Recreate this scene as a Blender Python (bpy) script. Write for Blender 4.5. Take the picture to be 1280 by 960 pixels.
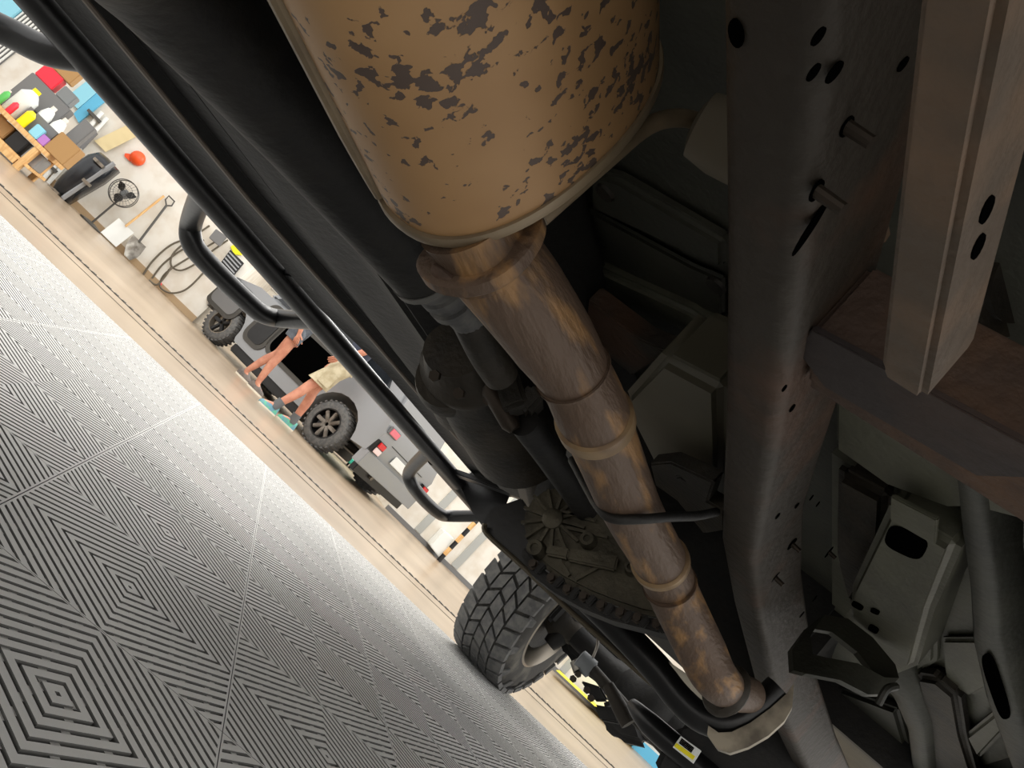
import bpy, bmesh, math, random
from mathutils import Vector, Matrix
for o in list(bpy.data.objects): bpy.data.objects.remove(o)
sc = bpy.context.scene
COL = sc.collection
random.seed(7)
PI = math.pi
# ---------------------------------------------------------------- camera
F = 1030.0
CAMH = 0.3867577
# rows: camera right, down, forward in world axes (x = truck right, y = truck forward, z = up)
RX = Vector((0.675434, 0.259368, 0.690302))
RY = Vector((0.540887, 0.462024, -0.702834))
RZ = Vector((-0.501229, 0.848093, 0.171778))
CP = Vector((0, 0, CAMH))
cam_d = bpy.data.cameras.new('camera'); cam = bpy.data.objects.new('camera', cam_d); COL.objects.link(cam)
cam_d.sensor_fit = 'HORIZONTAL'; cam_d.sensor_width = 36; cam_d.lens = 36*F/1280
cam_d.clip_start = 0.02; cam_d.clip_end = 200
cam.matrix_world = Matrix(((RX.x, -RY.x, -RZ.x, 0), (RX.y, -RY.y, -RZ.y, 0), (RX.z, -RY.z, -RZ.z, CAMH), (0, 0, 0, 1)))
sc.camera = cam
# ---------------------------------------------------------------- world, lamps, exposure
w = bpy.data.worlds.new('world'); sc.world = w; w.use_nodes = True
bg = w.node_tree.nodes['Background']; bg.inputs[0].default_value = (1.0, 0.985, 0.96, 1); bg.inputs[1].default_value = 1.0
vs = sc.view_settings; vs.view_transform = 'Standard'; vs.look = 'None'; vs.gamma = 1; vs.use_curve_mapping = False; vs.exposure = 0.8
def area(name, loc, target, sx, sy, power, col=(1, 1, 1)):
    l = bpy.data.lights.new(name, 'AREA'); l.shape = 'RECTANGLE'; l.size = sx; l.size_y = sy; l.energy = power; l.color = col
    o = bpy.data.objects.new(name, l); COL.objects.link(o); o.location = loc
    o.rotation_euler = (Vector(target)-Vector(loc)).to_track_quat('-Z', 'Y').to_euler(); return o
area('bay_lamp', (-4.5, 3.5, 4.0), (-4.5, 3.5, 0), 4.0, 1.2, 110, (1, .97, .92))
area('bay_lamp', (-7.0, 9.0, 4.0), (-7.0, 9.0, 0), 4.0, 1.2, 150, (1, .97, .92))
area('underside_fill', (0.55, -0.75, 0.12), (-0.35, 0.9, 0.75), 0.45, 0.3, .7, (1, .95, .88))  # added fill for the truck underside, no lamp known to stand here
# ---------------------------------------------------------------- helpers
def V(*a): return Vector(a)
def ray(u, v): return RX*((u-640)/F) + RY*((v-480)/F) + RZ
def D(u, v, t): return CP + ray(u, v)*t
def onz(u, v, z): d = ray(u, v); return CP + d*((z-CAMH)/d.z)
def onx(u, v, x): d = ray(u, v); return CP + d*(x/d.x)
def ony(u, v, y): d = ray(u, v); return CP + d*(y/d.y)
# room frame: a = away towards the far wall, b = along it (the floor mats lie in this frame)
T00 = V(-0.548, 0.719, 0); IH = V(-0.6778, 0.7353, 0); JH = V(0.7353, 0.6778, 0)
def room(a, b, z=0): return T00 + IH*a + JH*b + V(0, 0, z)
def onwall(u, v, a): d = ray(u, v); return CP + d*((a-(CP-T00).dot(IH))/d.dot(IH))
def ab(p): q = p-T00; return q.dot(IH), q.dot(JH)
ROOMROT = math.atan2(JH.y, JH.x)          # local x = along the wall, local y = away
FZ = -0.10                                # the far floor, fallen towards the drain

class MB:
    def __init__(s): s.v = []; s.f = []
    def add(s, vs, fs):
        n = len(s.v); s.v += [Vector(p) for p in vs]; s.f += [tuple(i+n for i in f) for f in fs]; return s
    def box(s, c, size, rot=None):
        hx, hy, hz = size[0]/2, size[1]/2, size[2]/2
        P = [V(x, y, z) for x in (-hx, hx) for y in (-hy, hy) for z in (-hz, hz)]
        if rot is not None: P = [rot @ p for p in P]
        c = Vector(c)
        return s.add([p+c for p in P], [(0, 1, 3, 2), (4, 6, 7, 5), (0, 4, 5, 1), (2, 3, 7, 6), (0, 2, 6, 4), (1, 5, 7, 3)])
    def bar(s, a, b, wd, ht, up=None):
        a = Vector(a); b = Vector(b); y = (b-a); L = y.length; y.normalize()
        up = Vector(up) if up is not None else (V(0, 0, 1) if abs(y.z) < .95 else V(1, 0, 0))
        x = y.cross(up).normalized(); z = x.cross(y)
        return s.box((a+b)/2, (wd, L, ht), Matrix((x, y, z)).transposed())
    def prism(s, pts, d):
        d = Vector(d); n = len(pts); P = [Vector(p) for p in pts]
        return s.add(P+[p+d for p in P], [tuple(range(n)), tuple(range(2*n-1, n-1, -1))]+[(i, i+n, (i+1) % n+n, (i+1) % n) for i in range(n)])
    def loft(s, rings, cap=True, close=True):
        n = len(rings[0]); vs = [p for r in rings for p in r]; fs = []
        for k in range(len(rings)-1):
            for i in range(n if close else n-1):
                j = (i+1) % n; fs.append((k*n+i, k*n+j, (k+1)*n+j, (k+1)*n+i))
        if cap and close: fs += [tuple(range(n-1, -1, -1)), tuple((len(rings)-1)*n+i for i in range(n))]
        return s.add(vs, fs)
    def tube(s, path, r, seg=14, sub=0, cap=True):
        path = [Vector(p) for p in path]; rr = list(r) if hasattr(r, '__len__') else [r]*len(path)
        if sub:
            np_, nr = [], []
            for i in range(len(path)-1):
                p0 = path[max(i-1, 0)]; p1 = path[i]; p2 = path[i+1]; p3 = path[min(i+2, len(path)-1)]
                for k in range(sub):
                    t = k/sub
                    np_.append(.5*((2*p1)+(p2-p0)*t+(2*p0-5*p1+4*p2-p3)*t*t+(3*p1-p0-3*p2+p3)*t**3)); nr.append(rr[i]+(rr[i+1]-rr[i])*t)
            np_.append(path[-1]); nr.append(rr[-1]); path, rr = np_, nr
        rings = []; prev = None
        for i, p in enumerate(path):
            t = (path[min(i+1, len(path)-1)]-path[max(i-1, 0)]).normalized()
            if prev is None:
                a = t.cross(V(0, 0, 1)); a = a if a.length > .1 else t.cross(V(1, 0, 0))
            else: a = prev-t*prev.dot(t)
            a.normalize(); prev = a; b = t.cross(a)
            rings.append([p+(a*math.cos(2*PI*k/seg)+b*math.sin(2*PI*k/seg))*rr[i] for k in range(seg)])
        return s.loft(rings, cap)
    def lathe(s, c, axis, prof, seg=24, cap=True):
        # prof: list of (distance along axis, radius)
        c = Vector(c); ax = Vector(axis).normalized()
        a = ax.cross(V(0, 0, 1)); a = a if a.length > .1 else ax.cross(V(1, 0, 0)); a.normalize(); b = ax.cross(a)
        return s.loft([[c+ax*h+(a*math.cos(2*PI*k/seg)+b*math.sin(2*PI*k/seg))*r for k in range(seg)] for h, r in prof], cap)
    def sphere(s, c, r, seg=12, rings=8, sc_=(1, 1, 1)):
        c = Vector(c); pr = []
        for i in range(rings+1):
            th = PI*i/rings; pr.append((-math.cos(th), max(math.sin(th), .001)))
        R_ = [[c+V(r*sc_[0]*q*math.cos(2*PI*k/seg), r*sc_[1]*q*math.sin(2*PI*k/seg), r*sc_[2]*h) for k in range(seg)] for h, q in pr]
        return s.loft(R_)
def obj(name, mb, mat, parent=None, smooth=False, bevel=0, seg=2, sharp=35):
    """links one mesh; when parented the vertices are stored relative to the parent's world spot"""
    me = bpy.data.meshes.new(name)
    off = wloc(parent) if parent is not None else V(0, 0, 0)
    me.from_pydata([p-off for p in mb.v], [], mb.f)
    bm = bmesh.new(); bm.from_mesh(me)
    bmesh.ops.recalc_face_normals(bm, faces=bm.faces)
    if bevel: bmesh.ops.bevel(bm, geom=[e for e in bm.edges if e.calc_face_angle(0) > .5], offset=bevel, segments=seg, affect='EDGES', clamp_overlap=True)
    if smooth or bevel:
        for f in bm.faces: f.smooth = True
        for e in bm.edges: e.smooth = e.calc_face_angle(0) < math.radians(sharp)
    bm.to_mesh(me); bm.free()
    o = bpy.data.objects.new(name, me); COL.objects.link(o)
    if mat is not None: me.materials.append(mat)
    if parent is not None: o.parent = parent
    return o
def wloc(o):
    p = V(0, 0, 0)
    while o is not None: p = p+Vector(o.location); o = o.parent
    return p
def thing(name, label, cat, loc=(0, 0, 0), group=None, rot=0):
    o = bpy.data.objects.new(name, None); COL.objects.link(o); o.location = loc; o.rotation_euler = (0, 0, rot)
    o.empty_display_size = .1; o['label'] = label; o['category'] = cat
    if group: o['group'] = group
    return o
def tag(o, label, cat, group=None):
    o['label'] = label; o['category'] = cat
    if group: o['group'] = group
    return o
def struct(name, mb, mat, parent=None, **k):
    o = obj(name, mb, mat, parent, **k)
    if parent is None: o['kind'] = 'structure'
    return o
def lin(c): return tuple(((x/255)/12.92 if x/255 <= .04045 else ((x/255+.055)/1.055)**2.4) for x in c)
def mat(name, rgb, rough=.5, metal=0, rgb2=None, scale=8, lo=.4, hi=.6, bump=0, bscale=60, spec=.5, stretch=(1, 1, 1), detail=5):
    m = bpy.data.materials.new(name); m.use_nodes = True; nt = m.node_tree; b = nt.nodes['Principled BSDF']
    b.inputs['Base Color'].default_value = (*lin(rgb), 1); b.inputs['Roughness'].default_value = rough; b.inputs['Metallic'].default_value = metal
    b.inputs['Specular IOR Level'].default_value = spec
    tc = nt.nodes.new('ShaderNodeTexCoord'); mp = nt.nodes.new('ShaderNodeMapping'); mp.inputs['Scale'].default_value = stretch
    nt.links.new(tc.outputs['Object'], mp.inputs[0])
    if rgb2 is not None:
        n = nt.nodes.new('ShaderNodeTexNoise'); n.inputs['Scale'].default_value = scale; n.inputs['Detail'].default_value = detail
        r = nt.nodes.new('ShaderNodeValToRGB'); r.color_ramp.elements[0].position = lo; r.color_ramp.elements[1].position = hi
        r.color_ramp.elements[0].color = (*lin(rgb), 1); r.color_ramp.elements[1].color = (*lin(rgb2), 1)
        nt.links.new(mp.outputs[0], n.inputs['Vector']); nt.links.new(n.outputs[0], r.inputs[0]); nt.links.new(r.outputs[0], b.inputs['Base Color'])
    if bump:
        n2 = nt.nodes.new('ShaderNodeTexNoise'); n2.inputs['Scale'].default_value = bscale; n2.inputs['Detail'].default_value = 4
        bp = nt.nodes.new('ShaderNodeBump'); bp.inputs['Strength'].default_value = bump; bp.inputs['Distance'].default_value = .01
        nt.links.new(mp.outputs[0], n2.inputs['Vector']); nt.links.new(n2.outputs[0], bp.inputs['Height']); nt.links.new(bp.outputs[0], b.inputs['Normal'])
    return m
def emis(name, rgb, s):
    m = mat(name, rgb); b = m.node_tree.nodes['Principled BSDF']; b.inputs['Emission Color'].default_value = (*lin(rgb), 1); b.inputs['Emission Strength'].default_value = s; return m
# ---------------------------------------------------------------- materials
M = {}
M['black'] = mat('black_paint', (12, 12, 13), .34, 0, (18, 18, 19), 20, bump=.05)
M['black_dull'] = mat('black_dull', (15, 14, 13), .65, 0, (26, 24, 21), 14, bump=.2)
M['black_gloss'] = mat('black_gloss', (30, 33, 38), .2)
M['rubber'] = mat('tyre_rubber', (88, 88, 88), .7, 0, (108, 107, 104), 30, bump=.25, bscale=90)
M['rubber_side'] = mat('tyre_sidewall', (58, 56, 53), .75, 0, (112, 108, 98), 9, .5, .75, bump=.15)
M['frame'] = mat('frame_steel', (47, 41, 33), .62, .2, (74, 51, 35), 4.5, .5, .66, bump=.35, bscale=45)
M['frame_dark'] = mat('frame_dark', (38, 35, 30), .6, .2, (54, 48, 39), 9, bump=.3)
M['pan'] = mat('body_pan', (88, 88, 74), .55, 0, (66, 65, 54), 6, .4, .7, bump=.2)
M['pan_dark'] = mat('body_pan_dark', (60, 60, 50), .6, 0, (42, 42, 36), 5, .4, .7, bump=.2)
M['alu'] = mat('cast_aluminium', (92, 87, 73), .55, .5, (64, 60, 50), 10, bump=.3, bscale=70)
M['steel'] = mat('bare_steel', (150, 146, 138), .4, .8, (110, 104, 96), 12, bump=.15)
M['rust_purple'] = mat('bracket_paint', (46, 39, 38), .6, .1, (60, 48, 43), 10, bump=.2)
M['rust'] = mat('bracket_rust', (70, 54, 44), .7, .1, (90, 66, 48), 14, .45, .65, bump=.35)
M['bar'] = mat('bar_weathered', (84, 72, 60), .65, .1, (104, 84, 66), 16, .45, .7, bump=.4, bscale=40)
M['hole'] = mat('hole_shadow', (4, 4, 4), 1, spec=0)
M['bolt'] = mat('bolt_steel', (60, 52, 44), .5, .6)
M['chrome'] = mat('polished_rim', (150, 142, 130), .3, .8)
M['grey_plastic'] = mat('grey_plastic', (120, 124, 126), .5)
M['white'] = mat('white_paint', (226, 222, 212), .5, 0, (214, 206, 192), 4)
M['concrete'] = mat('concrete_floor', (142, 124, 103), .3, 0, (162, 144, 122), 1.4, .35, .7, bump=.05, bscale=14, stretch=(1, 1, 1))
M['groove'] = mat('drain_iron', (40, 33, 28), .7)
M['orange'] = mat('orange_plastic', (235, 84, 30), .4)
M['yellow'] = mat('yellow_plastic', (248, 232, 10), .45)
M['blue'] = mat('blue_board', (92, 178, 214), .5)
M['sky_blue'] = mat('pale_blue_board', (140, 205, 224), .5)
M['wood'] = mat('pine_wood', (226, 186, 128), .55, 0, (204, 158, 100), 6, stretch=(1, 12, 1))
M['cardboard'] = mat('cardboard', (166, 130, 84), .8)
M['red'] = mat('red_plastic', (226, 40, 62), .4)
M['teal'] = mat('teal_plastic', (52, 168, 146), .45)
M['grey_car'] = mat('grey_car_paint', (150, 152, 154), .25, .3)
M['glass_dark'] = mat('dark_glass', (26, 30, 34), .08)
M['skin'] = mat('skin', (200, 140, 114), .5, 0, (184, 122, 98), 12)
M['khaki'] = mat('khaki_cloth', (192, 182, 154), .85, 0, (172, 160, 130), 12, bump=.4, bscale=25)
M['grey_cloth'] = mat('grey_cloth', (96, 102, 110), .85, 0, (78, 84, 92), 14, bump=.3)
M['navy_cloth'] = mat('navy_cloth', (52, 58, 74), .85, bump=.3)
M['sock'] = mat('sock_grey', (98, 100, 102), .85)
M['shoe_teal'] = mat('shoe_teal', (96, 142, 158), .6, 0, (92, 176, 140), 18, .45, .6)
M['shoe_tan'] = mat('shoe_tan', (112, 102, 94), .7, 0, (84, 78, 74), 18)
M['sole'] = mat('shoe_sole', (216, 208, 190), .6)
M['hair'] = mat('hair_brown', (64, 46, 32), .6, bump=.5)
M['cable'] = mat('cable_dark', (92, 84, 70), .6)
M['iron'] = mat('tool_iron', (84, 82, 78), .45, .6)
M['panel_grey'] = mat('panel_grey', (112, 112, 112), .5)
M['purple'] = mat('violet_plastic', (178, 120, 196), .5)
M['green'] = mat('green_plastic', (84, 178, 84), .5)
M['clear'] = mat('white_plastic', (232, 234, 230), .35)
def node_group_flakes(m):
    """aluminised muffler skin with dark flaked patches"""
    nt = m.node_tree; b = nt.nodes['Principled BSDF']; N = nt.nodes.new; L = nt.links.new
    tc = N('ShaderNodeTexCoord')
    def noise(s, d, dist=0):
        n = N('ShaderNodeTexNoise'); n.inputs['Scale'].default_value = s; n.inputs['Detail'].default_value = d; n.inputs['Distortion'].default_value = dist; L(tc.outputs['Object'], n.inputs['Vector']); return n.outputs[0]
    def math_(op, a, c):
        n = N('ShaderNodeMath'); n.operation = op
        for i, x in enumerate((a, c)):
            if isinstance(x, (int, float)): n.inputs[i].default_value = x
            else: L(x, n.inputs[i])
        return n.outputs[0]
    def ramp(x, lo, hi):
        r = N('ShaderNodeMapRange'); r.inputs['From Min'].default_value = lo; r.inputs['From Max'].default_value = hi; L(x, r.inputs['Value']); return r.outputs[0]
    zone = noise(9, 2); fine = noise(84, 3, .3); mid = noise(40, 2, .3)
    k = math_('ADD', math_('MULTIPLY', zone, .34), math_('ADD', math_('MULTIPLY', fine, .42), math_('MULTIPLY', mid, .24)))
    mask = ramp(k, .557, .566)
    base = N('ShaderNodeMixRGB'); base.inputs[1].default_value = (*lin((172, 136, 94)), 1); base.inputs[2].default_value = (*lin((150, 114, 74)), 1); L(ramp(noise(5, 3), .35, .7), base.inputs[0])
    mix = N('ShaderNodeMixRGB'); L(mask, mix.inputs[0]); L(base.outputs[0], mix.inputs[1]); mix.inputs[2].default_value = (*lin((84, 70, 62)), 1)
    L(mix.outputs[0], b.inputs['Base Color'])
    bp = N('ShaderNodeBump'); bp.inputs['Strength'].default_value = .35; bp.inputs['Distance'].default_value = .004; bp.invert = True; L(mask, bp.inputs['Height']); L(bp.outputs[0], b.inputs['Normal'])
M['muffler'] = mat('muffler_skin', (176, 130, 82), .55, .15); node_group_flakes(M['muffler'])
M['pipe'] = mat('pipe_rusted', (90, 72, 58), .58, .25, (144, 110, 72), 11, .53, .66, bump=.3, bscale=50, stretch=(2.6, .5, 2.6))
M['clamp'] = mat('clamp_band', (140, 116, 84), .5, .3, (112, 90, 66), 20)
M['seam'] = mat('seam_lip', (132, 116, 92), .5, .2, (112, 98, 78), 12)
M['mat'] = mat('mat_plastic', (198, 197, 194), .55, 0, (208, 207, 203), 3, .35, .7, bump=.03)
M['mat_gap'] = mat('mat_slot_shade', (98, 97, 94), .9, spec=.1)  # same plastic as the ribs, with the shade of the slots put into its colour
M['rocker'] = mat('rocker_coating', (13, 13, 13), .55, 0, (20, 19, 18), 10, bump=.2, spec=.25)
# ================================================================ SETTING
rz = Matrix.Rotation(ROOMROT, 3, 'Z')
def rbox(mb, a0, a1, b0, b1, z0, z1):
    P = [room(a, b, z) for a in (a0, a1) for b in (b0, b1) for z in (z0, z1)]
    return mb.add(P, [(0, 1, 3, 2), (4, 6, 7, 5), (0, 4, 5, 1), (2, 3, 7, 6), (0, 2, 6, 4), (1, 5, 7, 3)])
AW = ab(onz(184, 348, FZ))[0]            # far wall
AD = ab(onz(270, 487, -.08))[0]          # trench drain
ME = 3.0                                 # edge of the floor mats
floor_mb = MB()
prof = [(-9, -.032), (ME+.1, -.032), (AD-.1, -.08), (AD+.12, -.083), (AW-1.5, FZ), (26, FZ)]
fv = []; ff = []
for a, z in prof: fv += [room(a, -16, z), room(a, 40, z)]
for k in range(len(prof)-1): ff.append((2*k, 2*k+1, 2*k+3, 2*k+2))
floor_mb.add(fv, ff)
floor = struct('floor', floor_mb, M['concrete'])
# trench drain: a dark channel with cast bars
g = MB(); rbox(g, AD-.035, AD+.035, -8, 14, -.09, -.0795); obj('drain_channel', g, M['groove'], floor)
g = MB()
b = -3.0
while b < 6:
    rbox(g, AD-.03, AD+.03, b, b+.028, -.085, -.074); b += .065
o = obj('drain_grate', g, M['iron'], floor); o['kind'] = 'stuff'
g = MB(); rbox(g, AD-.6, AD-.594, -9, 14, -.0665, -.064); obj('floor_joint', g, M['groove'], floor)
g = MB(); rbox(g, AD+1.15, AD+1.156, -9, 14, -.094, -.0875); obj('floor_joint', g, M['groove'], floor)
# floor mat tiles: one slotted mesh, shared
def tile_mesh():
    H = .1993; P = .025; sl = .0064
    mb = MB(); n0 = 0
    def clip(poly, f):
        out = []
        for i in range(len(poly)):
            p, q = poly[i], poly[(i+1) % len(poly)]; a, b_ = f(p), f(q)
            if a >= 0: out.append(p)
            if (a >= 0) != (b_ >= 0): t = a/(a-b_); out.append((p[0]+(q[0]-p[0])*t, p[1]+(q[1]-p[1])*t))
        return out
    for sx in (1, -1):
        for sy in (1, -1):
            for k in range(16):
                c1 = k*P+sl/2*1.414; c2 = (k+1)*P-sl/2*1.414
                poly = [(0, 0), (H-.003, 0), (H-.003, H-.003), (0, H-.003)]
                poly = clip(poly, lambda p: p[0]+p[1]-c1); poly = clip(poly, lambda p: c2-p[0]-p[1]) if poly else poly
                pp = []
                for q in poly:
                    if not pp or (abs(q[0]-pp[-1][0])+abs(q[1]-pp[-1][1])) > 1e-6: pp.append(q)
                if len(pp) < 3: continue
                n = len(pp); top = [V(sx*x, sy*y, 0) for x, y in pp]; bot = [V(sx*x, sy*y, -.028) for x, y in pp]
                fs = [tuple(range(n))]+[(i, (i+1) % n, (i+1) % n+n, i+n) for i in range(n)]
                mb.add(top+bot, fs)
                # bridges over the slot at c = (k+1)P
                c = (k+1)*P
                if k < 15:
                    lo_ = max(0, c-H+.003); hi_ = min(c, H-.003); L = hi_-lo_
                    nb = max(1, round(L*1.414/.06)); sh = .5 if k % 2 else .25
                    for q in range(nb):
                        x = lo_+L*(q+sh)/nb; y = c-x; d = .0042; e = .0022
                        pts = [(x-d-e, y+d-e), (x+d-e, y-d-e), (x+d+e, y-d+e), (x-d+e, y+d+e)]
                        mb.add([V(sx*a, sy*b_, -.0025) for a, b_ in pts], [(0, 1, 2, 3)])
    for s in (1, -1):
        mb.box((s*(H-.0015), 0, -.014), (.003, 2*H, .028)); mb.box((0, s*(H-.0015), -.014), (2*H-.006, .003, .028))
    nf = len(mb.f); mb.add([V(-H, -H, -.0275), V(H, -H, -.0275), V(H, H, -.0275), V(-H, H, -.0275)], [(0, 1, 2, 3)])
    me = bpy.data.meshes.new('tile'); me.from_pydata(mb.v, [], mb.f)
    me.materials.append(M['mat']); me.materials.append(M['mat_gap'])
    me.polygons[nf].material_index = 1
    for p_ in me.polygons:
        if abs(p_.normal.z) < .5: p_.material_index = 1  # rib sides and base plate get the darker slot-shade colour
    bm = bmesh.new(); bm.from_mesh(me)
    for f in bm.faces:
        if f.normal.z < -.9: f.normal_flip()
    bmesh.ops.recalc_face_normals(bm, faces=[f for f in bm.faces if abs(f.normal.z) < .5]); bm.to_mesh(me); bm.free()
    return me
TM = tile_mesh()
cand = []
for i in range(-12, 15, 2):
    for j in range(-12, 60, 2):
        vis = 0
        for di in (-1, 0, 1):
            for dj in (-1, 0, 1):
                p = room((i+di)*.2, (j+dj)*.2)-CP; c = p.dot(RZ)
                if c > .05:
                    u = 640+F*p.dot(RX)/c; v = 480+F*p.dot(RY)/c
                    if -60 < u < 1340 and -60 < v < 1020: vis = 1
        d = (room(i*.2, j*.2)-CP).length
        cand.append((0 if vis else 1, d, i, j))
cand.sort()
nvis = 0; used_t = set()
for vis, d, i, j in cand[:294]:
    o = bpy.data.objects.new('tile', TM); COL.objects.link(o); o.parent = floor
    o.location = room(i*.2, j*.2, 0); o.rotation_euler = (0, 0, ROOMROT+(PI/2)*random.randint(0, 3)); used_t.add((i, j))
g = MB()
for vis, d, i, j in cand[294:]:
    rbox(g, i*.2-.197, i*.2+.197, j*.2-.197, j*.2+.197, -.028, 0)
o = obj('mat_field', g, M['mat'], floor); o['kind'] = 'stuff'
g = MB(); g.add([room(ME, -6, 0), room(ME+.06, -6, -.03), room(ME+.06, 14, -.03), room(ME, 14, 0), room(ME, -6, -.03), room(ME, 14, -.03)], [(0, 1, 2, 3), (0, 4, 1), (3, 2, 5)])
obj('mat_edge_ramp', g, M['mat'], floor)
# walls
bl = ab(onwall(243, 400, AW))[1]; br = ab(onwall(484, 632, AW))[1]
AB = AW+5.5
g = MB(); rbox(g, AW, AW+.15, -9, bl, FZ-.02, 4.2); wall = struct('wall_left', g, M['white'])
g = MB(); rbox(g, AW+.15, AB, bl-.15, bl, FZ-.02, 4.2); struct('wall_recess_side', g, M['white'])
g = MB(); rbox(g, AB, AB+.15, bl-.15, br+.15, FZ-.02, 4.2); wall_b = struct('wall_back', g, M['white'])
g = MB(); rbox(g, AW, AW+.15, br, 30, FZ-.02, 4.2); wall_r = struct('wall_front', g, M['white'])
g = MB(); rbox(g, AW+.15, AB, br, br+.15, FZ-.02, 4.2); struct('wall_recess_end', g, M['white'])
g = MB(); rbox(g, AW-.015, AW+.001, -9, bl, FZ-.01, FZ+.09); struct('baseboard_left', g, mat('base_tan', (172, 146, 112), .6))
g = MB(); rbox(g, AW-.015, AW+.001, br, 30, FZ-.01, FZ+.07); struct('baseboard_front', g, M['panel_grey'])
# panel trims on the far right wall
TR = mat('panel_trim', (168, 170, 166), .5)
for k, (u, v) in enumerate([(545, 640), (585, 690), (655, 760), (720, 820)]):
    bb = ab(onwall(u, v, AW))[1]
    g = MB(); rbox(g, AW-.02, AW+.001, bb-.06, bb+.06, FZ+.08, 4.2); struct('trim_%d' % (k+1), g, TR)
g = MB()
for k in range(16): rbox(g, AB-.03, AB+.001, bl, br, FZ+.35+k*.25, FZ+.355+k*.25)
struct('trim_5', g, TR)
# white louvred panel high on the left wall
b0 = ab(onwall(22, 15, AW))[1]+.04; b1 = ab(onwall(30, 58, AW))[1]
zb = onwall(-14, 84, AW).z; zt = onwall(60, 6, AW).z+.3
lp = thing('ribbed_panel', 'white vertically ribbed panel right of the pale blue board at the top left', 'panel', room(AW-.03, (b0+b1)/2, zb))
n = 7
for k in range(n):
    w_ = (b1-b0)/n; g = MB(); rbox(g, AW-.055, AW-.02, b0+k*w_+.012, b0+(k+1)*w_-.012, zb, zt); obj('slat', g, M['clear'], lp, bevel=.006)
g = MB(); rbox(g, AW-.02, AW-.004, b0, b1, zb-.02, zt+.02); obj('backing', g, M['panel_grey'], lp)
# blue boards at the top left and beside the bench
def wallslab(name, px, a, th, m, label, cat, parent=None, bevel=0.0, group=None):
    g = MB(); g.prism([onwall(u, v, a) for u, v in px], IH*th); o = obj(name, g, m, parent, bevel=bevel)
    if parent is None: tag(o, label, cat, group)
    return o
wallslab('wall_board', [(8, 26), (36, 3), (8, -27), (-24, -4)], AW-.1, .095, M['sky_blue'], 'pale blue board at the top of the left wall', 'board')
wallslab('wall_board', [(82, 122), (120, 92), (134, 104), (97, 136)], AW-.06, .055, M['sky_blue'], 'pale blue upper board beside the cluttered bench', 'board')
wallslab('wall_board', [(92, 142), (97, 137), (134, 105), (146, 114), (98, 153)], AW-.05, .045, M['blue'], 'darker blue lower board beside the cluttered bench', 'board')
# ---------------------------------------------------------------- bench and what is on it
pf = onz(24, 216, FZ); a0, b0 = ab(pf)
if a0 > AW-.65: a0 = AW-.65
pt = onwall(62, 192, a0)
ztop = pt.z; b0 = ab(pt)[1]
bench = thing('workbench', 'low pine workbench with open shelf, loaded with clutter', 'workbench', room(a0, b0, FZ))
BL = 2.2
g = MB(); rbox(g, a0, a0+.6, b0-BL, b0, ztop-.05, ztop); obj('top_board', g, M['wood'], bench, bevel=.004)
g = MB(); rbox(g, a0+.02, a0+.58, b0-BL, b0-.02, FZ+.08, FZ+.11); obj('shelf', g, M['wood'], bench, bevel=.003)
for bb in (b0-BL+.02, b0-.14, b0-.75):
    for aa in (a0+.01, a0+.52):
        g = MB(); rbox(g, aa, aa+.07, bb, bb+.06, FZ, ztop-.05); obj('leg', g, M['wood'], bench, bevel=.003)
g = MB(); rbox(g, a0+.01, a0+.05, b0-BL+.09, b0-.15, FZ+.02, FZ+.08); obj('apron', g, M['wood'], bench, bevel=.003)
def onb(u, v, da=.25): p = onwall(u, v, a0+da); return ab(p)[1], p.z
def item_box(name, u, v, wd, ht, dp, m, label, cat, da=.1, z=None, bevel=.008):
    bb, zz = onb(u, v, da); z = ztop if z is None else z
    g = MB(); rbox(g, a0+da, a0+da+dp, bb-wd/2, bb+wd/2, z+.001, z+ht); o = obj(name, g, m, bevel=bevel); tag(o, label, cat); return o, bb, z+ht
def jug(u, v, r, ht, m, m2, label, da=.15, name='jug', cat='jug', z=None):
    bb, _ = onb(u, v, da); z = ztop if z is None else z
    base = room(a0+da+r, bb, z+.001)
    t = thing(name, label, cat, base)
    g = MB(); g.lathe(base, (0, 0, 1), [(0, r*.95), (.01, r), (ht*.7, r), (ht*.85, r*.55), (ht*.9, r*.35)], 18); obj('body', g, m, t, smooth=True)
    g = MB(); g.lathe(base+V(0, 0, ht*.9), (0, 0, 1), [(0, r*.4), (ht*.1, r*.38)], 12); obj('cap', g, m2, t, smooth=True)
    return t
jug(24, 126, .10, .36, M['clear'], M['yellow'], 'white jug with yellow cap standing on the bench', .12)
jug(36, 143, .048, .2, M['yellow'], M['black'], 'small yellow bottle standing before the white jug', .0, 'bottle', 'bottle')
# crate with two white bottles
bb, _ = onb(58, 148, .12); base = room(a0+.12, bb, ztop)
cr = thing('bottle_crate', 'dark grey crate holding two white bottles on the bench', 'crate', base)
for (x0, x1, y0, y1, z0, z1) in [(-.17, .17, 0, .02, 0, .2), (-.17, .17, .28, .3, 0, .2), (-.17, -.15, .02, .28, 0, .2), (.15, .17, .02, .28, 0, .2), (-.15, .15, .02, .28, 0, .02)]:
    g = MB(); rbox(g, a0+.12+y0, a0+.12+y1, bb+x0, bb+x1, ztop+z0+.001, ztop+z1); obj('side' if z1 > .1 else 'bottom', g, M['panel_grey'], cr)
for dx in (-.075, .075):
    q = room(a0+.27, bb+dx, ztop+.022); t = thing('bottle', 'white bottle in the grey crate, the %s one' % ('left' if dx < 0 else 'right'), 'bottle', q)
    g = MB(); g.lathe(q, (0, 0, 1), [(0, .064), (.22, .064), (.29, .04), (.30, .025)], 16); obj('body', g, M['clear'], t, smooth=True)
    g = MB(); g.lathe(q+V(0, 0, .3), (0, 0, 1), [(0, .028), (.04, .026)], 12); obj('cap', g, M['white'], t, smooth=True)
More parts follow.
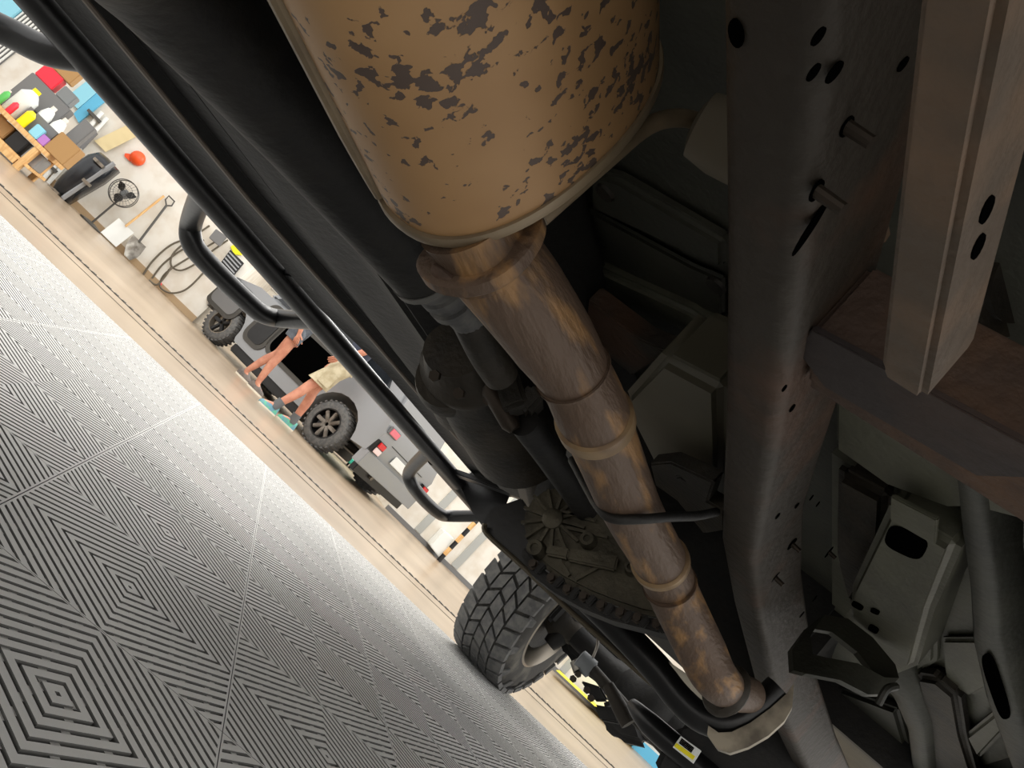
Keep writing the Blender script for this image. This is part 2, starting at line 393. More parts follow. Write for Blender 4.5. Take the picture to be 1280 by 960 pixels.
# stacked black machine case with red parts behind the crate
o, bb, zz = item_box('machine_case', 50, 126, .5, .46, .16, M['panel_grey'], 'grey machine case behind the crate and jug on the bench', 'case', .44)
o2, b2, z2 = item_box('tool_box', 36, 116, .22, .17, .14, M['red'], 'red tool box on top of the grey machine case', 'toolbox', .45, zz)
o3, b3, z3 = item_box('grey_cylinder_case', 65, 134, .16, .14, .13, M['grey_plastic'], 'grey plastic case on the grey machine case, right of the red box', 'case', .45, zz)
item_box('cardboard_box', 46, 112, .3, .2, .13, M['cardboard'], 'brown cardboard box at the top of the bench pile', 'box', .46, z2+.001)
for k_, (u_, v_, m_, lb_) in enumerate([(14, 134, 'red', 'little red bottle at the left of the white jug'), (8, 116, 'green', 'little green bottle far left on the bench')]):
    jug(u_, v_, .032, .15+.02*k_, M[m_], M['white'], lb_, .01, 'bottle', 'bottle')
item_box('parts_tray', -34, 108, .3, .06, .25, M['steel'], 'shiny tray of metal parts at the left of the bench', 'tray', .05)
item_box('cardboard_carton', 72, 190, .24, .24, .22, M['cardboard'], 'brown carton at the right end of the bench', 'box', .02)
item_box('violet_tub', 53, 176, .09, .1, .06, M['purple'], 'small violet tub beside the brown carton', 'tub', .03)
item_box('blue_white_box', 46, 164, .1, .13, .06, M['sky_blue'], 'pale blue box left of the violet tub', 'box', .02)
item_box('green_can', 67, 186, .05, .12, .08, M['green'], 'little green can by the violet tub', 'can', .26)
item_box('grey_control_box', 82, 180, .14, .5, .12, M['panel_grey'], 'tall grey box at the right back of the bench', 'box', .44)
for k, (u, dp, m, lab) in enumerate([(-14, .3, M['cardboard'], 'brown box on the shelf under the bench, far left'), (16, .3, M['black'], 'black case on the shelf under the bench'), (48, .25, M['grey_car'], 'grey tin on the shelf under the bench near the right leg')]):
    item_box(('shelf_box', 'shelf_case', 'shelf_tin')[k], u-14, 188+u*.3, .16, .16, dp, m, lab, ('box', 'case', 'tin')[k], .12, FZ+.11)
# ---------------------------------------------------------------- things along the left wall
# white pipe bundle leaning by the bench
pb = thing('pipe_rack', 'white rack of pipes on the wall right of the bench', 'rack', onwall(96, 190, AW-.1))
for k, (p, q) in enumerate([((52, 226), (128, 140)), ((58, 231), (134, 147)), ((47, 222), (100, 163))]):
    g = MB(); g.tube([onwall(*p, AW-.1+.02*k), onwall(*q, AW-.1+.02*k)], .028, 10); obj('pipe', g, M['clear'], pb, smooth=True)
g = MB(); g.prism([onwall(u, v, AW-.14) for u, v in [(97, 181), (117, 161), (122, 167), (103, 187)]], IH*.03); obj('grey_cover', g, M['panel_grey'], pb)
for (u, v) in [(120, 148), (90, 183), (66, 210)]:
    p = onwall(u, v, AW-.02); g = MB(); rbox(g, AW-.16, AW-.004, ab(p)[1]-.1, ab(p)[1]+.1, p.z-.02, p.z+.02); obj('bracket', g, M['iron'], pb)
# glossy black vehicle panel leaning on the wall
AL = AW-.5
lid = thing('vehicle_panel', 'glossy black curved vehicle panel with silver latches, leaning on the wall', 'panel', onz(75, 250, FZ))
outl = [(60, 240), (68, 226), (88, 205), (110, 191), (124, 188), (134, 196), (147, 211), (128, 226), (104, 240), (82, 253)]
g = MB(); rings = []
for k, (da, s) in enumerate([(-.2, .3), (-.185, .55), (-.15, .78), (-.09, .93), (0, 1.0), (.12, .98), (.14, .9)]):
    cx = sum(p[0] for p in outl)/len(outl); cy = sum(p[1] for p in outl)/len(outl)
    rings.append([onwall(cx+(u-cx)*s, cy+(v-cy)*s, AL)+IH*(da+.1) for u, v in outl])
g.loft(rings); obj('shell', g, M['black_gloss'], lid, smooth=True, sharp=60)
g = MB(); g.tube([onwall(u, v, AL-.06) for u, v in [(78, 248), (104, 230), (128, 214), (143, 204)]], .03, 10, 4); obj('moulding', g, M['grey_car'], lid, smooth=True)
for u, v in [(122, 202), (126, 206), (64, 236), (70, 240), (108, 228)]:
    p = onwall(u, v, AL-.08); g = MB(); rbox(g, AL-.13, AL, ab(p)[1]-.05, ab(p)[1]+.05, p.z-.02, p.z+.02); obj('latch', g, M['chrome'], lid, bevel=.004)
g = MB(); rg_ = []
for k in range(9):
    s_ = k/8; q0_ = onwall(118+50*s_, 176-24*s_, AW-.05-.03*(k % 2)); q1_ = onwall(132+40*s_, 190-20*s_, AW-.04-.035*((k+1) % 2)); rg_.append([q0_, q1_, q1_-IH*.006, q0_-IH*.006])
g.loft(rg_); tag(obj('plastic_sheet', g, mat('cream_sheet', (226, 208, 160), .5), smooth=True), 'crumpled cream sheet hung on the wall above the glossy black panel', 'sheet')
# fan
AF = AW-.35
fc = onwall(155, 242, AF); fb = room(AF+.05, ab(fc)[1], FZ)
fan = thing('pedestal_fan', 'dark pedestal fan with round cage before the left wall', 'fan', fb)
g = MB(); g.lathe(fb, (0, 0, 1), [(0, .16), (.02, .16), (.04, .05)], 20); obj('base', g, M['iron'], fan, smooth=True)
g = MB(); g.tube([fb+V(0, 0, .03), room(AF+.07, ab(fc)[1], fc.z)], .013, 10); obj('pole', g, M['iron'], fan, smooth=True)
fr = (onwall(173, 242, AF)-fc).length*1.02
g = MB(); g.lathe(fc+IH*.02, -IH, [(-.07, .05), (-.06, .06), (0, .06), (.03, .04)], 16); obj('motor', g, M['grey_plastic'], fan, smooth=True)
for k in range(3):
    th = k*2*PI/3+.5; rr_ = []
    for t in range(9):
        s = t/8; r = fr*(.2+.68*s); wv = .40*math.sin(PI*min(1, .18+s*.9))+.06
        rr_.append([fc-IH*.035+(JH*math.cos(th+q)+V(0, 0, 1)*math.sin(th+q))*r+IH*(.02*q/.4) for q in (-wv*1.3, 0, wv*1.3)])
    g = MB(); vs_ = [p for r_ in rr_ for p in r_]+[p+IH*.006 for r_ in rr_ for p in r_]; fs_ = []
    for t in range(8):
        for q in range(2):
            i = t*3+q; fs_ += [(i, i+1, i+4, i+3), (i+27, i+30, i+31, i+28)]
    g.add(vs_, fs_); obj('blade', g, M['black_dull'], fan, smooth=True)
g = MB()
for (rad, off) in [(fr, -.06), (fr, .02), (fr*.66, -.08), (fr*.33, -.085)]:
    pts = [fc+IH*off+(JH*math.cos(2*PI*k/32)+V(0, 0, 1)*math.sin(2*PI*k/32))*rad for k in range(33)]; g.tube(pts, .006 if rad == fr else .0025, 6)
for k in range(24):
    d_ = JH*math.cos(2*PI*k/24)+V(0, 0, 1)*math.sin(2*PI*k/24)
    g.tube([fc-IH*.085+d_*fr*.15, fc-IH*.08+d_*fr*.6, fc-IH*.06+d_*fr], .0018, 4)
obj('cage', g, M['iron'], fan, smooth=True)
# shovels against the wall
def shovel(name, label, p_top, p_bot, mh, mb_, dh):
    top = onwall(*p_top, AW-.09); bot = onwall(*p_bot, AW-.12); bot = room(AW-.2, ab(bot)[1], FZ+.02)
    t = thing(name, label, 'shovel', bot)
    ax = (top-bot).normalized(); L = (top-bot).length; s = bot+ax*L*.3
    g = MB(); g.tube([s, top], .016, 10); obj('handle', g, mh, t, smooth=True)
    if dh:
        sd = JH
        g = MB(); g.tube([top, top+ax*.05+sd*.055, top+ax*.12+sd*.05, top+ax*.12-sd*.05, top+ax*.05-sd*.055, top], .011, 8); obj('grip', g, M['iron'], t, smooth=True)
    sd = JH; nrm = ax.cross(sd).normalized(); rings = []
    for k in range(7):
        s_ = k/6; wv = .11*(1-.55*max(0, s_-.6)/.4) if dh else .13
        c = bot+ax*(L*.32*(1-s_))
        rings.append([c+sd*wv*q+nrm*(.025*(1-q*q)+d_) for q, d_ in [(-1, 0), (-.5, 0), (0, 0), (.5, 0), (1, 0), (1, .006), (.5, .006), (0, .006), (-.5, .006), (-1, .006)]])
    g = MB(); g.loft(rings); obj('blade', g, mb_, t, smooth=True)
shovel('shovel', 'wooden handled shovel with pale blade leaning on the wall', (205, 245), (140, 298), M['wood'], M['clear'], False)
shovel('shovel', 'iron spade with D grip and grey blade leaning on the wall', (208, 257), (168, 316), M['iron'], M['steel'], True)
# orange hard hat hung on the wall
hc = onwall(172, 198, AW-.02)
hat = thing('hard_hat', 'orange hard hat hanging on the wall above the fan', 'hat', hc)
hr = (onwall(184, 198, AW)-hc).length*.85
g = MB(); rg = []
for k in range(8):
    th = k/7*PI/2; rg.append([hc-IH*(math.sin(th)*hr*.9)+(JH*math.cos(q*PI/10)+V(0, 0, 1)*math.sin(q*PI/10))*max(hr*math.cos(th), .002) for q in range(20)])
g.loft(rg); obj('dome', g, M['orange'], hat, smooth=True)
g = MB(); g.prism([hc+JH*x*hr+V(0, 0, z*hr) for x, z in [(-1, -.3), (-1.45, -.7), (-1.2, -1.05), (-.3, -1.0)]], -IH*.02); obj('brim', g, M['orange'], hat)
# hoses hung on the wall
hs = thing('hose', 'coiled dark hoses hanging in loops on the wall left of the vehicles', 'hose', onwall(212, 340, AW-.06))
for k, pts in enumerate([[(178, 345), (192, 325), (214, 306), (240, 296), (262, 282)], [(190, 348), (204, 330), (228, 312), (255, 300)], [(230, 304), (216, 318), (214, 332), (226, 338), (244, 330), (262, 316), (285, 300)],
                         [(214, 336), (204, 345), (200, 358), (212, 366), (228, 364), (242, 354), (262, 332)], [(210, 338), (230, 326), (256, 310), (280, 296)], [(186, 350), (196, 356), (206, 346), (214, 334)]]):
    g = MB(); g.tube([onwall(u, v, AW-.04-.012*k) for u, v in pts], .013, 8, 6); obj('loop', g, M['cable'], hs, smooth=True)
g = MB(); g.sphere(onwall(200, 355, AW-.06), .025); obj('red_coupling', g, M['red'], hs, smooth=True)
wallslab('outlet_panel', [(261, 297), (270, 286), (284, 296), (274, 308)], AW-.2, .06, M['panel_grey'], 'grey electrical box on the wall among the hoses', 'box', bevel=.006)
wallslab('warning_tag', [(288, 308), (296, 304), (306, 312), (302, 319), (292, 318)], AW-.03, .026, M['yellow'], 'bright yellow tag on the wall above the black crate', 'tag', bevel=.004)
t = thing('storage_crate', 'dark slatted crate on the wall above the grey car', 'crate', onwall(304, 340, AW-.12))
g = MB(); g.prism([onwall(u, v, AW-.12) for u, v in [(276, 328), (288, 312), (305, 329), (292, 345)]], IH*.05); obj('body', g, M['black'], t)
for k in range(4):
    s = k/4+.1; P0 = onwall(278+10*s, 327-14*s, AW-.13); P1 = onwall(292+11*s, 343-14*s, AW-.13)
    g = MB(); g.bar(P0, P1, .02, .03, up=IH); obj('slat', g, M['grey_car'], t)
# ---------------------------------------------------------------- far right of the wall
wallslab('white_cabinet', [(538, 683), (556, 664), (568, 674), (549, 697)], AW-.3, .3, M['clear'], 'white cabinet low on the far wall left of the striped post', 'cabinet', bevel=.01)
sp = thing('striped_post', 'yellow and black striped post before the far wall', 'post', onwall(550, 702, AW-.35))
q0 = onwall(549, 700, AW-.35); q1 = onwall(592, 655, AW-.35); q0 = V(q0.x, q0.y, FZ)
q1 = V(q0.x, q0.y, q1.z+.4)
for k in range(9):
    g = MB(); g.lathe(q0+(q1-q0)*(k/9), (0, 0, 1), [(0, .035), ((q1-q0).length/9, .035)], 12); obj('band', g, M['wood'] if k % 2 else M['black'], sp, smooth=True)
rp = onz(588, 722, FZ)
g = MB(); base = rp
red = thing('fuel_can', 'red plastic fuel can on the floor by the far wall', 'can', rp)
g = MB(); rbox(g, ab(rp)[0]-.1, ab(rp)[0]+.1, ab(rp)[1]-.14, ab(rp)[1]+.14, FZ, FZ+.28); obj('body', g, M['red'], red, bevel=.02)
g = MB(); g.tube([rp+V(0, 0, .27)-JH*.1, rp+V(0, 0, .34)-JH*.08, rp+V(0, 0, .34)+JH*.06, rp+V(0, 0, .27)+JH*.08], .016, 8); obj('handle', g, M['red'], red, smooth=True)
g = MB(); g.lathe(rp+V(0, 0, .27)+JH*.11, V(0, 0, 1)+JH*.5, [(0, .03), (.05, .03), (.12, .012)], 12); obj('spout', g, M['red'], red, smooth=True)
jp = onz(574, 712, FZ)
t = thing('floor_jack', 'small grey jack on the floor left of the red fuel can', 'jack', jp)
g = MB(); rbox(g, ab(jp)[0]-.08, ab(jp)[0]+.08, ab(jp)[1]-.18, ab(jp)[1]+.16, FZ, FZ+.1); obj('body', g, M['iron'], t, bevel=.01)
g = MB(); g.tube([jp+V(0, 0, .1), jp-JH*.25+V(0, 0, .3)], .014, 8); obj('lever', g, M['iron'], t, smooth=True)
bp_ = onwall(805, 945, AW-.2)
t = thing('blue_mat', 'blue board standing by the wall beyond the front axle', 'board', bp_)
g = MB(); P = [onwall(u, v, AW-.2) for u, v in [(788, 934), (803, 926), (836, 956), (822, 970)]]; g.prism(P, IH*.04); obj('board', g, M['blue'], t)
g = MB(); P = [onz(u, v, -.015) for u, v in [(695, 838), (699, 838), (800, 930), (795, 931)]]; g.prism(P, V(0, 0, .004)); struct('trim_6', g, M['yellow'])
tp = onz(447, 582, FZ+.12); tp.z = FZ
t = thing('mechanic_creeper', 'teal board lying on the floor behind the grey pickup', 'creeper', tp)
at_, bt_ = ab(tp)
g = MB(); rbox(g, at_-.3, at_+.3, bt_-.6, min(bt_+.12, br-.15), FZ+.06, FZ+.14); obj('board', g, M['teal'], t, bevel=.02)
for x, y in ((-.2, -.5), (.2, -.5), (-.2, -.1), (.2, -.1)):
    g = MB(); g.lathe(room(at_+x, bt_+y-.02, FZ+.031), JH, [(0, .03), (.03, .03)], 12); obj('caster', g, M['black'], t, smooth=True)
# ================================================================ GREY PICKUP IN THE BAY
rl_ = onz(385, 553, FZ); w1_ = onz(258, 421, FZ)
HD = (w1_-rl_); HD.z = 0; WB = HD.length; HD.normalize(); EL = V(HD.y, -HD.x, 0)
if EL.dot(onz(470, 628, FZ)-rl_) < 0: EL = -EL
def VV(s, x, z): return rl_+HD*s+EL*x+V(0, 0, z)
car = thing('parked_car', 'grey car with open dark doorways parked by the far wall, seen from behind left', 'car', rl_+HD*1.2+EL*.8)
def cp(name, mb, m, parent=None, **k): return obj(name, mb, m, parent or car, **k)
def sprism(pts, x0, x1): return MB().prism([VV(s, x0, z) for s, z in pts], EL*(x1-x0))
def arc(cs, cz, r, a0, a1, n=10): return [(cs+r*math.cos(math.radians(a0+(a1-a0)*k/n)), cz+r*math.sin(math.radians(a0+(a1-a0)*k/n))) for k in range(n+1)]
TRK = 1.7
side = [(-.66, .42), (-.40, .38)]+arc(.0, .31, .42, 180, 0)[0:0]+arc(0, .31, .42, 170, 0)+[(.46, .22), (WB-.42, .22)]+arc(WB, .27, .38, 180, 10)+[(WB+.40, .30), (WB+.42, .5), (WB+.40, .86), (WB-.05, .98), (-.60, .98), (-.70, .7)]
cp('body', sprism(side, -.03, TRK+.03), M['grey_car'], bevel=.03, seg=2)
cab = [(-.55, .98), (WB-.1, .98), (WB-.75, 1.55), (.0, 1.6), (-.4, 1.5)]
cp('cab', sprism(cab, .08, TRK-.08), M['grey_car'], bevel=.05, seg=2)
for pts in ([(-.3, 1.02), (.55, 1.02), (.55, 1.48), (.0, 1.5)], [(.65, 1.02), (WB-.3, 1.02), (WB-.8, 1.46), (.65, 1.48)]):
    cp('side_window', sprism(pts, .072, .082), M['glass_dark'])
cp('sill', sprism([(.45, .10), (WB-.4, .10), (WB-.4, .23), (.45, .23)], .02, TRK-.02), M['black'], bevel=.02)
def rrect(s0, s1, z0, z1, r):
    return arc(s1-r, z0+r, r, -90, 0, 5)+arc(s1-r, z1-r, r, 0, 90, 5)+arc(s0+r, z1-r, r, 90, 180, 5)+arc(s0+r, z0+r, r, 180, 270, 5)
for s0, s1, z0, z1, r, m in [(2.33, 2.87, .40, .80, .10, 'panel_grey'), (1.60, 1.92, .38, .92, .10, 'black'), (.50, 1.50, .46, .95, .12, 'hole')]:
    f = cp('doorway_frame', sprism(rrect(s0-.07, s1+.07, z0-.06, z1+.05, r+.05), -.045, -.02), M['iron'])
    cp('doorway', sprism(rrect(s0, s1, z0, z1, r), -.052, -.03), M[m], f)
def wheel(s, x, r, out, nsp, spm):
    c = VV(s, x, r); w_ = .2
    g = MB(); g.lathe(c, EL*out, [(-.1, r*.64), (-.1, r*.9), (-.07, r), (.07, r), (.1, r*.9), (.1, r*.64)], 36, cap=False); t = cp('tyre', g, M['rubber'], smooth=True, sharp=50)
    g = MB(); g.lathe(c, EL*out, [(.03, r*.60), (.095, r*.66), (.1, r*.66), (.10, r*.60), (.02, r*.55), (.0, .03), (.02, .001)], 30, cap=False); rm = obj('rim', g, M['chrome'] if spm else M['black'], t, smooth=True, sharp=40)
    for k in range(nsp):
        a = 2*PI*k/nsp; d_ = HD*math.cos(a)+V(0, 0, 1)*math.sin(a); g = MB(); g.bar(c+EL*out*.06+d_*r*.08, c+EL*out*.07+d_*r*.58, .05, .04, up=EL*out); obj('spoke', g, M['black'] if spm else M['steel'], t, bevel=.008)
    g = MB(); rr_ = 28
    for k in range(rr_):
        a = 2*PI*k/rr_; d_ = HD*math.cos(a)+V(0, 0, 1)*math.sin(a); tg = HD*-math.sin(a)+V(0, 0, 1)*math.cos(a); g.bar(c+d_*r-EL*.09, c+d_*r+EL*.09, .03, .02, up=d_)
    o = obj('tread', g, M['rubber'], t); o['kind'] = 'stuff'
wheel(0, .07, .31, -1, 8, 0); wheel(WB, .07, .27, -1, 5, 1); wheel(0, TRK-.07, .31, 1, 8, 0); wheel(WB, TRK-.07, .27, 1, 5, 1)
# tail: lamps, hatch line, bumper
def rearq(x0, x1, z0, z1, m, name, th=.03, s=-.69, parent=None):
    g = MB(); P = [VV(s, x, z) for x, z in ((x0, z0), (x1, z0), (x1, z1), (x0, z1))]; g.prism(P, HD*-th); return obj(name, g, m, parent or car, bevel=.006)
WL = mat('lamp_white', (236, 210, 206), .25); RL = mat('lamp_red', (206, 38, 44), .25); PK = mat('lamp_pink', (224, 116, 130), .25)
for x0 in (-.03, TRK-.17):
    tl = rearq(x0, x0+.2, .45, .62, M['black'], 'tail_lamp', .05); rearq(x0+.02, x0+.18, .54, .61, RL, 'red_lens', .02, -.735, tl); rearq(x0+.02, x0+.18, .46, .53, WL, 'clear_lens', .02, -.735, tl)
t2 = rearq(.0, .26, .74, .84, M['panel_grey'], 'upper_lamp', .03, -.68); rearq(.02, .24, .75, .83, PK, 'red_lens', .015, -.705, t2)
rearq(-.02, TRK+.02, .24, .44, M['grey_car'], 'rear_bumper', .12, -.60); rearq(.1, TRK-.1, .14, .25, M['black'], 'rear_skirt', .08, -.58)
rearq(.3, TRK-.3, .66, .675, M['black'], 'hatch_line', .012, -.69); rearq(.55, TRK-.55, .5, .62, M['clear'], 'number_plate', .012, -.69)
g = MB(); g.tube([VV(-.45, .5, .24), VV(-.7, .5, .22)], .03, 12); cp('tail_pipe', g, M['steel'], smooth=True)
g = MB(); g.tube([VV(0, .1, .31), VV(0, TRK-.1, .31)], .05, 12); cp('rear_axle', g, M['black_dull'], smooth=True)
g = MB(); g.tube([VV(0, .1, .29)+HD*WB, VV(0, TRK-.1, .29)+HD*WB], .05, 12); cp('front_axle', g, M['black_dull'], smooth=True)
# ================================================================ PEOPLE
def person(label, foot, face, H, pose, skin, shorts, shirt, hair, shoes, sock, shoe_h, long_hair=False):
    """one skinned body; x forward, y left, z up from the floor point foot"""
    root = thing('person', label, 'person', foot)
    fw = Vector(face).normalized(); lf = V(-fw.y, fw.x, 0)
    k = H/1.72
    def W_(p): return foot+(fw*p[0]+lf*p[1]+V(0, 0, p[2]))*k
    Vt = []; R_ = []; E_ = []; idx = {}
    def add(n, p, r, par=None):
        idx[n] = len(Vt); Vt.append(W_(p)); R_.append((r if hasattr(r, '__len__') else (r, r)));
        if par is not None: E_.append((idx[par], idx[n]))
    add('pelvis', (0, 0, .95), (.125, .105)); add('waist', (0, 0, 1.08), (.125, .095), 'pelvis'); add('chest', (.0, 0, 1.26), (.145, .11), 'waist'); add('collar', (-.01, 0, 1.40), (.10, .085), 'chest')
    add('neck', (0, 0, 1.47), .055, 'collar'); add('jaw', (.02, 0, 1.545), (.068, .075), 'neck'); add('skull', (.01, 0, 1.63), (.078, .092), 'jaw'); add('crown', (0, 0, 1.68), (.055, .065), 'skull')
    joints = {}
    for s, n in ((1, 'l'), (-1, 'r')):
        hip, kn_, an, toe = pose['leg_'+n]
        add('hip'+n, (hip[0], hip[1], hip[2]), .088, 'pelvis'); mid = [(hip[q]+kn_[q])/2 for q in range(3)]; add('th'+n, mid, .078, 'hip'+n); add('kn'+n, kn_, .055, 'th'+n)
        cm_ = [kn_[q]+(an[q]-kn_[q])*.35 for q in range(3)]; add('ca'+n, (cm_[0]-.015, cm_[1], cm_[2]), .056, 'kn'+n); add('an'+n, an, .036, 'ca'+n); add('to'+n, toe, .03, 'an'+n)
        sh, el, wr = pose['arm_'+n]
        add('sh'+n, sh, .058, 'collar'); add('el'+n, el, .042, 'sh'+n); add('wr'+n, wr, .028, 'el'+n)
        d_ = (Vector(wr)-Vector(el)).normalized(); pm = Vector(wr)+d_*.06; add('pa'+n, pm, (.032, .022), 'wr'+n)
        sd_ = V(1, 0, 0)-d_*d_.x; sd_.normalize()
        for q, (o_, L_) in enumerate([(-.027, .062), (-.009, .075), (.009, .08), (.027, .07)]):
            b_ = pm+sd_*o_+d_*.03; add('f%d%s' % (q, n), b_, .0095, 'pa'+n); c_ = b_+d_*L_*.5+V(0, -s*.008, 0); add('g%d%s' % (q, n), c_, .0088, 'f%d%s' % (q, n)); add('h%d%s' % (q, n), c_+d_*L_*.42+V(0, -s*.02, 0), .0075, 'g%d%s' % (q, n))
        t_ = pm+sd_*.036-d_*.005; add('tm'+n, t_, .011, 'pa'+n); add('tt'+n, t_+sd_*.025+d_*.035, .009, 'tm'+n)
    me = bpy.data.meshes.new('body'); rl0 = Vector(root.location)
    me.from_pydata([p-rl0 for p in Vt], E_, []); o = bpy.data.objects.new('body', me); COL.objects.link(o); o.parent = root; me.materials.append(skin)
    bm = bmesh.new(); bm.from_mesh(me); ly = bm.verts.layers.skin.verify(); bm.verts.ensure_lookup_table()
    for i, v in enumerate(bm.verts): v[ly].radius = (R_[i][0]*k, R_[i][1]*k); v[ly].use_root = (i == 0)
    bm.to_mesh(me); bm.free()
    md = o.modifiers.new('skin', 'SKIN'); md.use_smooth_shade = True; md.branch_smoothing = .6
    o.modifiers.new('sub', 'SUBSURF').levels = 2; o.modifiers['sub'].render_levels = 2
    # bake the skin so the body is one plain mesh
    dg = bpy.context.evaluated_depsgraph_get(); ev = o.evaluated_get(dg); nm = bpy.data.meshes.new_from_object(ev); o.modifiers.clear(); o.data = nm
    nm.materials.clear(); nm.materials.append(skin)
    for p_ in nm.polygons: p_.use_smooth = True
    # face
    hc_ = (.0, 0, 1.60)
    g = MB()
    for s in (1, -1):
        g = MB(); g.sphere(W_((.098, .032*s, 1.605)), .013*k, 10, 8); obj('eye', g, M['clear'], root, smooth=True)
        g = MB(); g.sphere(W_((.108, .032*s, 1.605)), .006*k, 8, 6); obj('iris', g, M['hair'], root, smooth=True)
        g = MB(); g.sphere(W_((0, .085*s, 1.595)), .028*k, 10, 8, (.6, .4, 1)); obj('ear', g, skin, root, smooth=True)
    g = MB(); g.loft([[W_((.085, .004, 1.61)), W_((.085, -.004, 1.61)), W_((.10, 0, 1.612))], [W_((.09, .016, 1.565)), W_((.09, -.016, 1.565)), W_((.125, 0, 1.57))]]); obj('nose', g, skin, root, bevel=.003)
    g = MB(); g.tube([W_((.088, .026, 1.535)), W_((.10, 0, 1.533)), W_((.088, -.026, 1.535))], .006*k, 8, 4); obj('mouth', g, PK, root, smooth=True)
    rings = []
    for h_ in range(8):
        th = PI*.5*h_/7; z_ = 1.63+.085*math.sin(th); r_ = max(math.cos(th), .02)
        rings.append([W_((-.012+.104*r_*math.cos(q*PI/10)*(1 if math.cos(q*PI/10) < 0 else .93), .094*r_*math.sin(q*PI/10), z_)) for q in range(20)])
    back_ = [W_((-.014+.100*math.cos(q*PI/10)*(1 if math.cos(q*PI/10) < .3 else .4), .094*math.sin(q*PI/10), (1.42 if long_hair else 1.55) if math.cos(q*PI/10) < .2 else 1.63)) for q in range(20)]
    g = MB(); g.loft([back_]+rings); obj('hair', g, hair, root, smooth=True)
    # clothes: each leg of the shorts and the shirt follow the limbs
    g = MB()
    def ring(c, fx, ly_, tilt=None): return [W_((c[0]+fx*math.cos(q*PI/12), c[1]+ly_*math.sin(q*PI/12), c[2]+(tilt or 0)*math.cos(q*PI/12))) for q in range(24)]
    g.loft([ring((0, 0, 1.04), .112, .150), ring((0, 0, .98), .128, .168), ring((0, 0, .90), .132, .178), ring((0, 0, .84), .125, .17)])
    sh_ = obj('shorts', g, shorts, root, smooth=True, sharp=80)
    for n in 'lr':
        hip, kn_, an, toe = pose['leg_'+n]; hv = Vector(hip); kv = Vector(kn_); L_ = []
        for t_, r_ in ((-.12, .09), (.1, .108), (.4, .104), (pose['hem'], .102), (pose['hem']-.01, .09)):
            L_.append(ring(hv+(kv-hv)*t_, r_*1.02, r_))
        g = MB(); g.loft(L_); obj('shorts_leg', g, shorts, sh_, smooth=True, sharp=80)
        if pose.get('pockets'):
            p_ = hv+(kv-hv)*.6; g = MB(); g.box(W_((p_.x, p_.y+(.106 if n == 'l' else -.106), p_.z)), (.14*k, .14*k, .15*k), Matrix((fw, lf, UPV)).transposed()); 
            g = MB(); g.prism([W_((p_.x+dx, p_.y+(.104 if n == 'l' else -.104), p_.z+dz)) for dx, dz in ((-.07, -.08), (.07, -.08), (.07, .08), (-.07, .08))], lf*(.014 if n == 'l' else -.014)); obj('pocket', g, shorts, sh_, bevel=.004)
    g = MB(); g.loft([ring((0, 0, .96), .134, .172), ring((0, 0, 1.08), .122, .155), ring((.0, 0, 1.26), .136, .182), ring((-.01, 0, 1.38), .11, .17), ring((-.01, 0, 1.44), .075, .09)]); st_ = obj('shirt', g, shirt, root, smooth=True, sharp=80)
    for n in 'lr':
        sh, el, wr = pose['arm_'+n]; a_ = Vector(sh); b_ = a_+(Vector(el)-a_)*.75
        g = MB(); g.tube([W_(a_+V(0, 0, .01)), W_((a_+b_)/2), W_(b_)], [.074*k, .068*k, .066*k], 16, 3); obj('sleeve', g, shirt, st_, smooth=True)
        hip, kn_, an, toe = pose['leg_'+n]; av = Vector(an); tv = Vector(toe); d_ = (tv-av); d_.z = 0; d_.normalize()
        pr = [(-.07, .030, .05), (-.06, .038, .10), (0, .042, shoe_h+.03), (.05, .045, .10), (.10, .048, .075), (.14, .042, .06), (.158, .02, .04)]
        rr_ = []
        for s_, wv, hh in pr:
            c = V(av.x, av.y, 0)+d_*s_; pd = V(-d_.y, d_.x, 0)
            rr_.append([W_(c+pd*wv*math.cos(q*PI/8)+V(0, 0, .012+max(0, math.sin(q*PI/8))*(hh-.012))) for q in range(16)])
        g = MB(); g.loft(rr_); so = obj('shoe', g, shoes, root, smooth=True, sharp=80)
        g = MB(); P = []
        for s_, wv, hh in pr: P.append(V(av.x, av.y, 0)+d_*s_+V(-d_.y, d_.x, 0)*(wv+.004))
        for s_, wv, hh in reversed(pr): P.append(V(av.x, av.y, 0)+d_*s_-V(-d_.y, d_.x, 0)*(wv+.004))
        g.prism([W_(p) for p in P], V(0, 0, .022)); obj('sole', g, M['sole'], so)
        if sock: g = MB(); g.tube([W_(av+V(0, 0, -.02)), W_(av+(Vector(kn_)-av)*.22)], [.045*k, .05*k], 14); obj('sock', g, sock, root, smooth=True)
    return root
UPV = V(0, 0, 1)
vd = (CP-onz(320, 495, FZ)); vd.z = 0; vd.normalize(); rt = V(-vd.y, vd.x, 0)      # rt: to the right as the camera sees it
if rt.dot(RX) < 0: rt = -rt
f1 = onz(302, 474, FZ); f2 = onz(347, 524, FZ)
pose1 = dict(leg_l=((0, .085, .90), (.01, .10, .50), (-.10, .10, .085), (.03, .10, .03)), leg_r=((0, -.085, .90), (.07, -.09, .49), (.12, -.10, .085), (.25, -.11, .03)),
             arm_l=((0, .19, 1.40), (-.03, .24, 1.10), (.03, .25, .86)), arm_r=((0, -.19, 1.40), (-.06, -.23, 1.11), (.04, -.235, .87)), hem=.32)
pose2 = dict(leg_l=((0, .09, .90), (.15, .11, .49), (.25, .12, .085), (.39, .14, .03)), leg_r=((0, -.09, .90), (.03, -.11, .49), (-.06, -.12, .085), (.08, -.13, .03)),
             arm_l=((0, .2, 1.40), (.03, .26, 1.12), (.14, .22, .93)), arm_r=((0, -.2, 1.40), (-.04, -.25, 1.11), (.03, -.25, .87)), hem=.86, pockets=True)
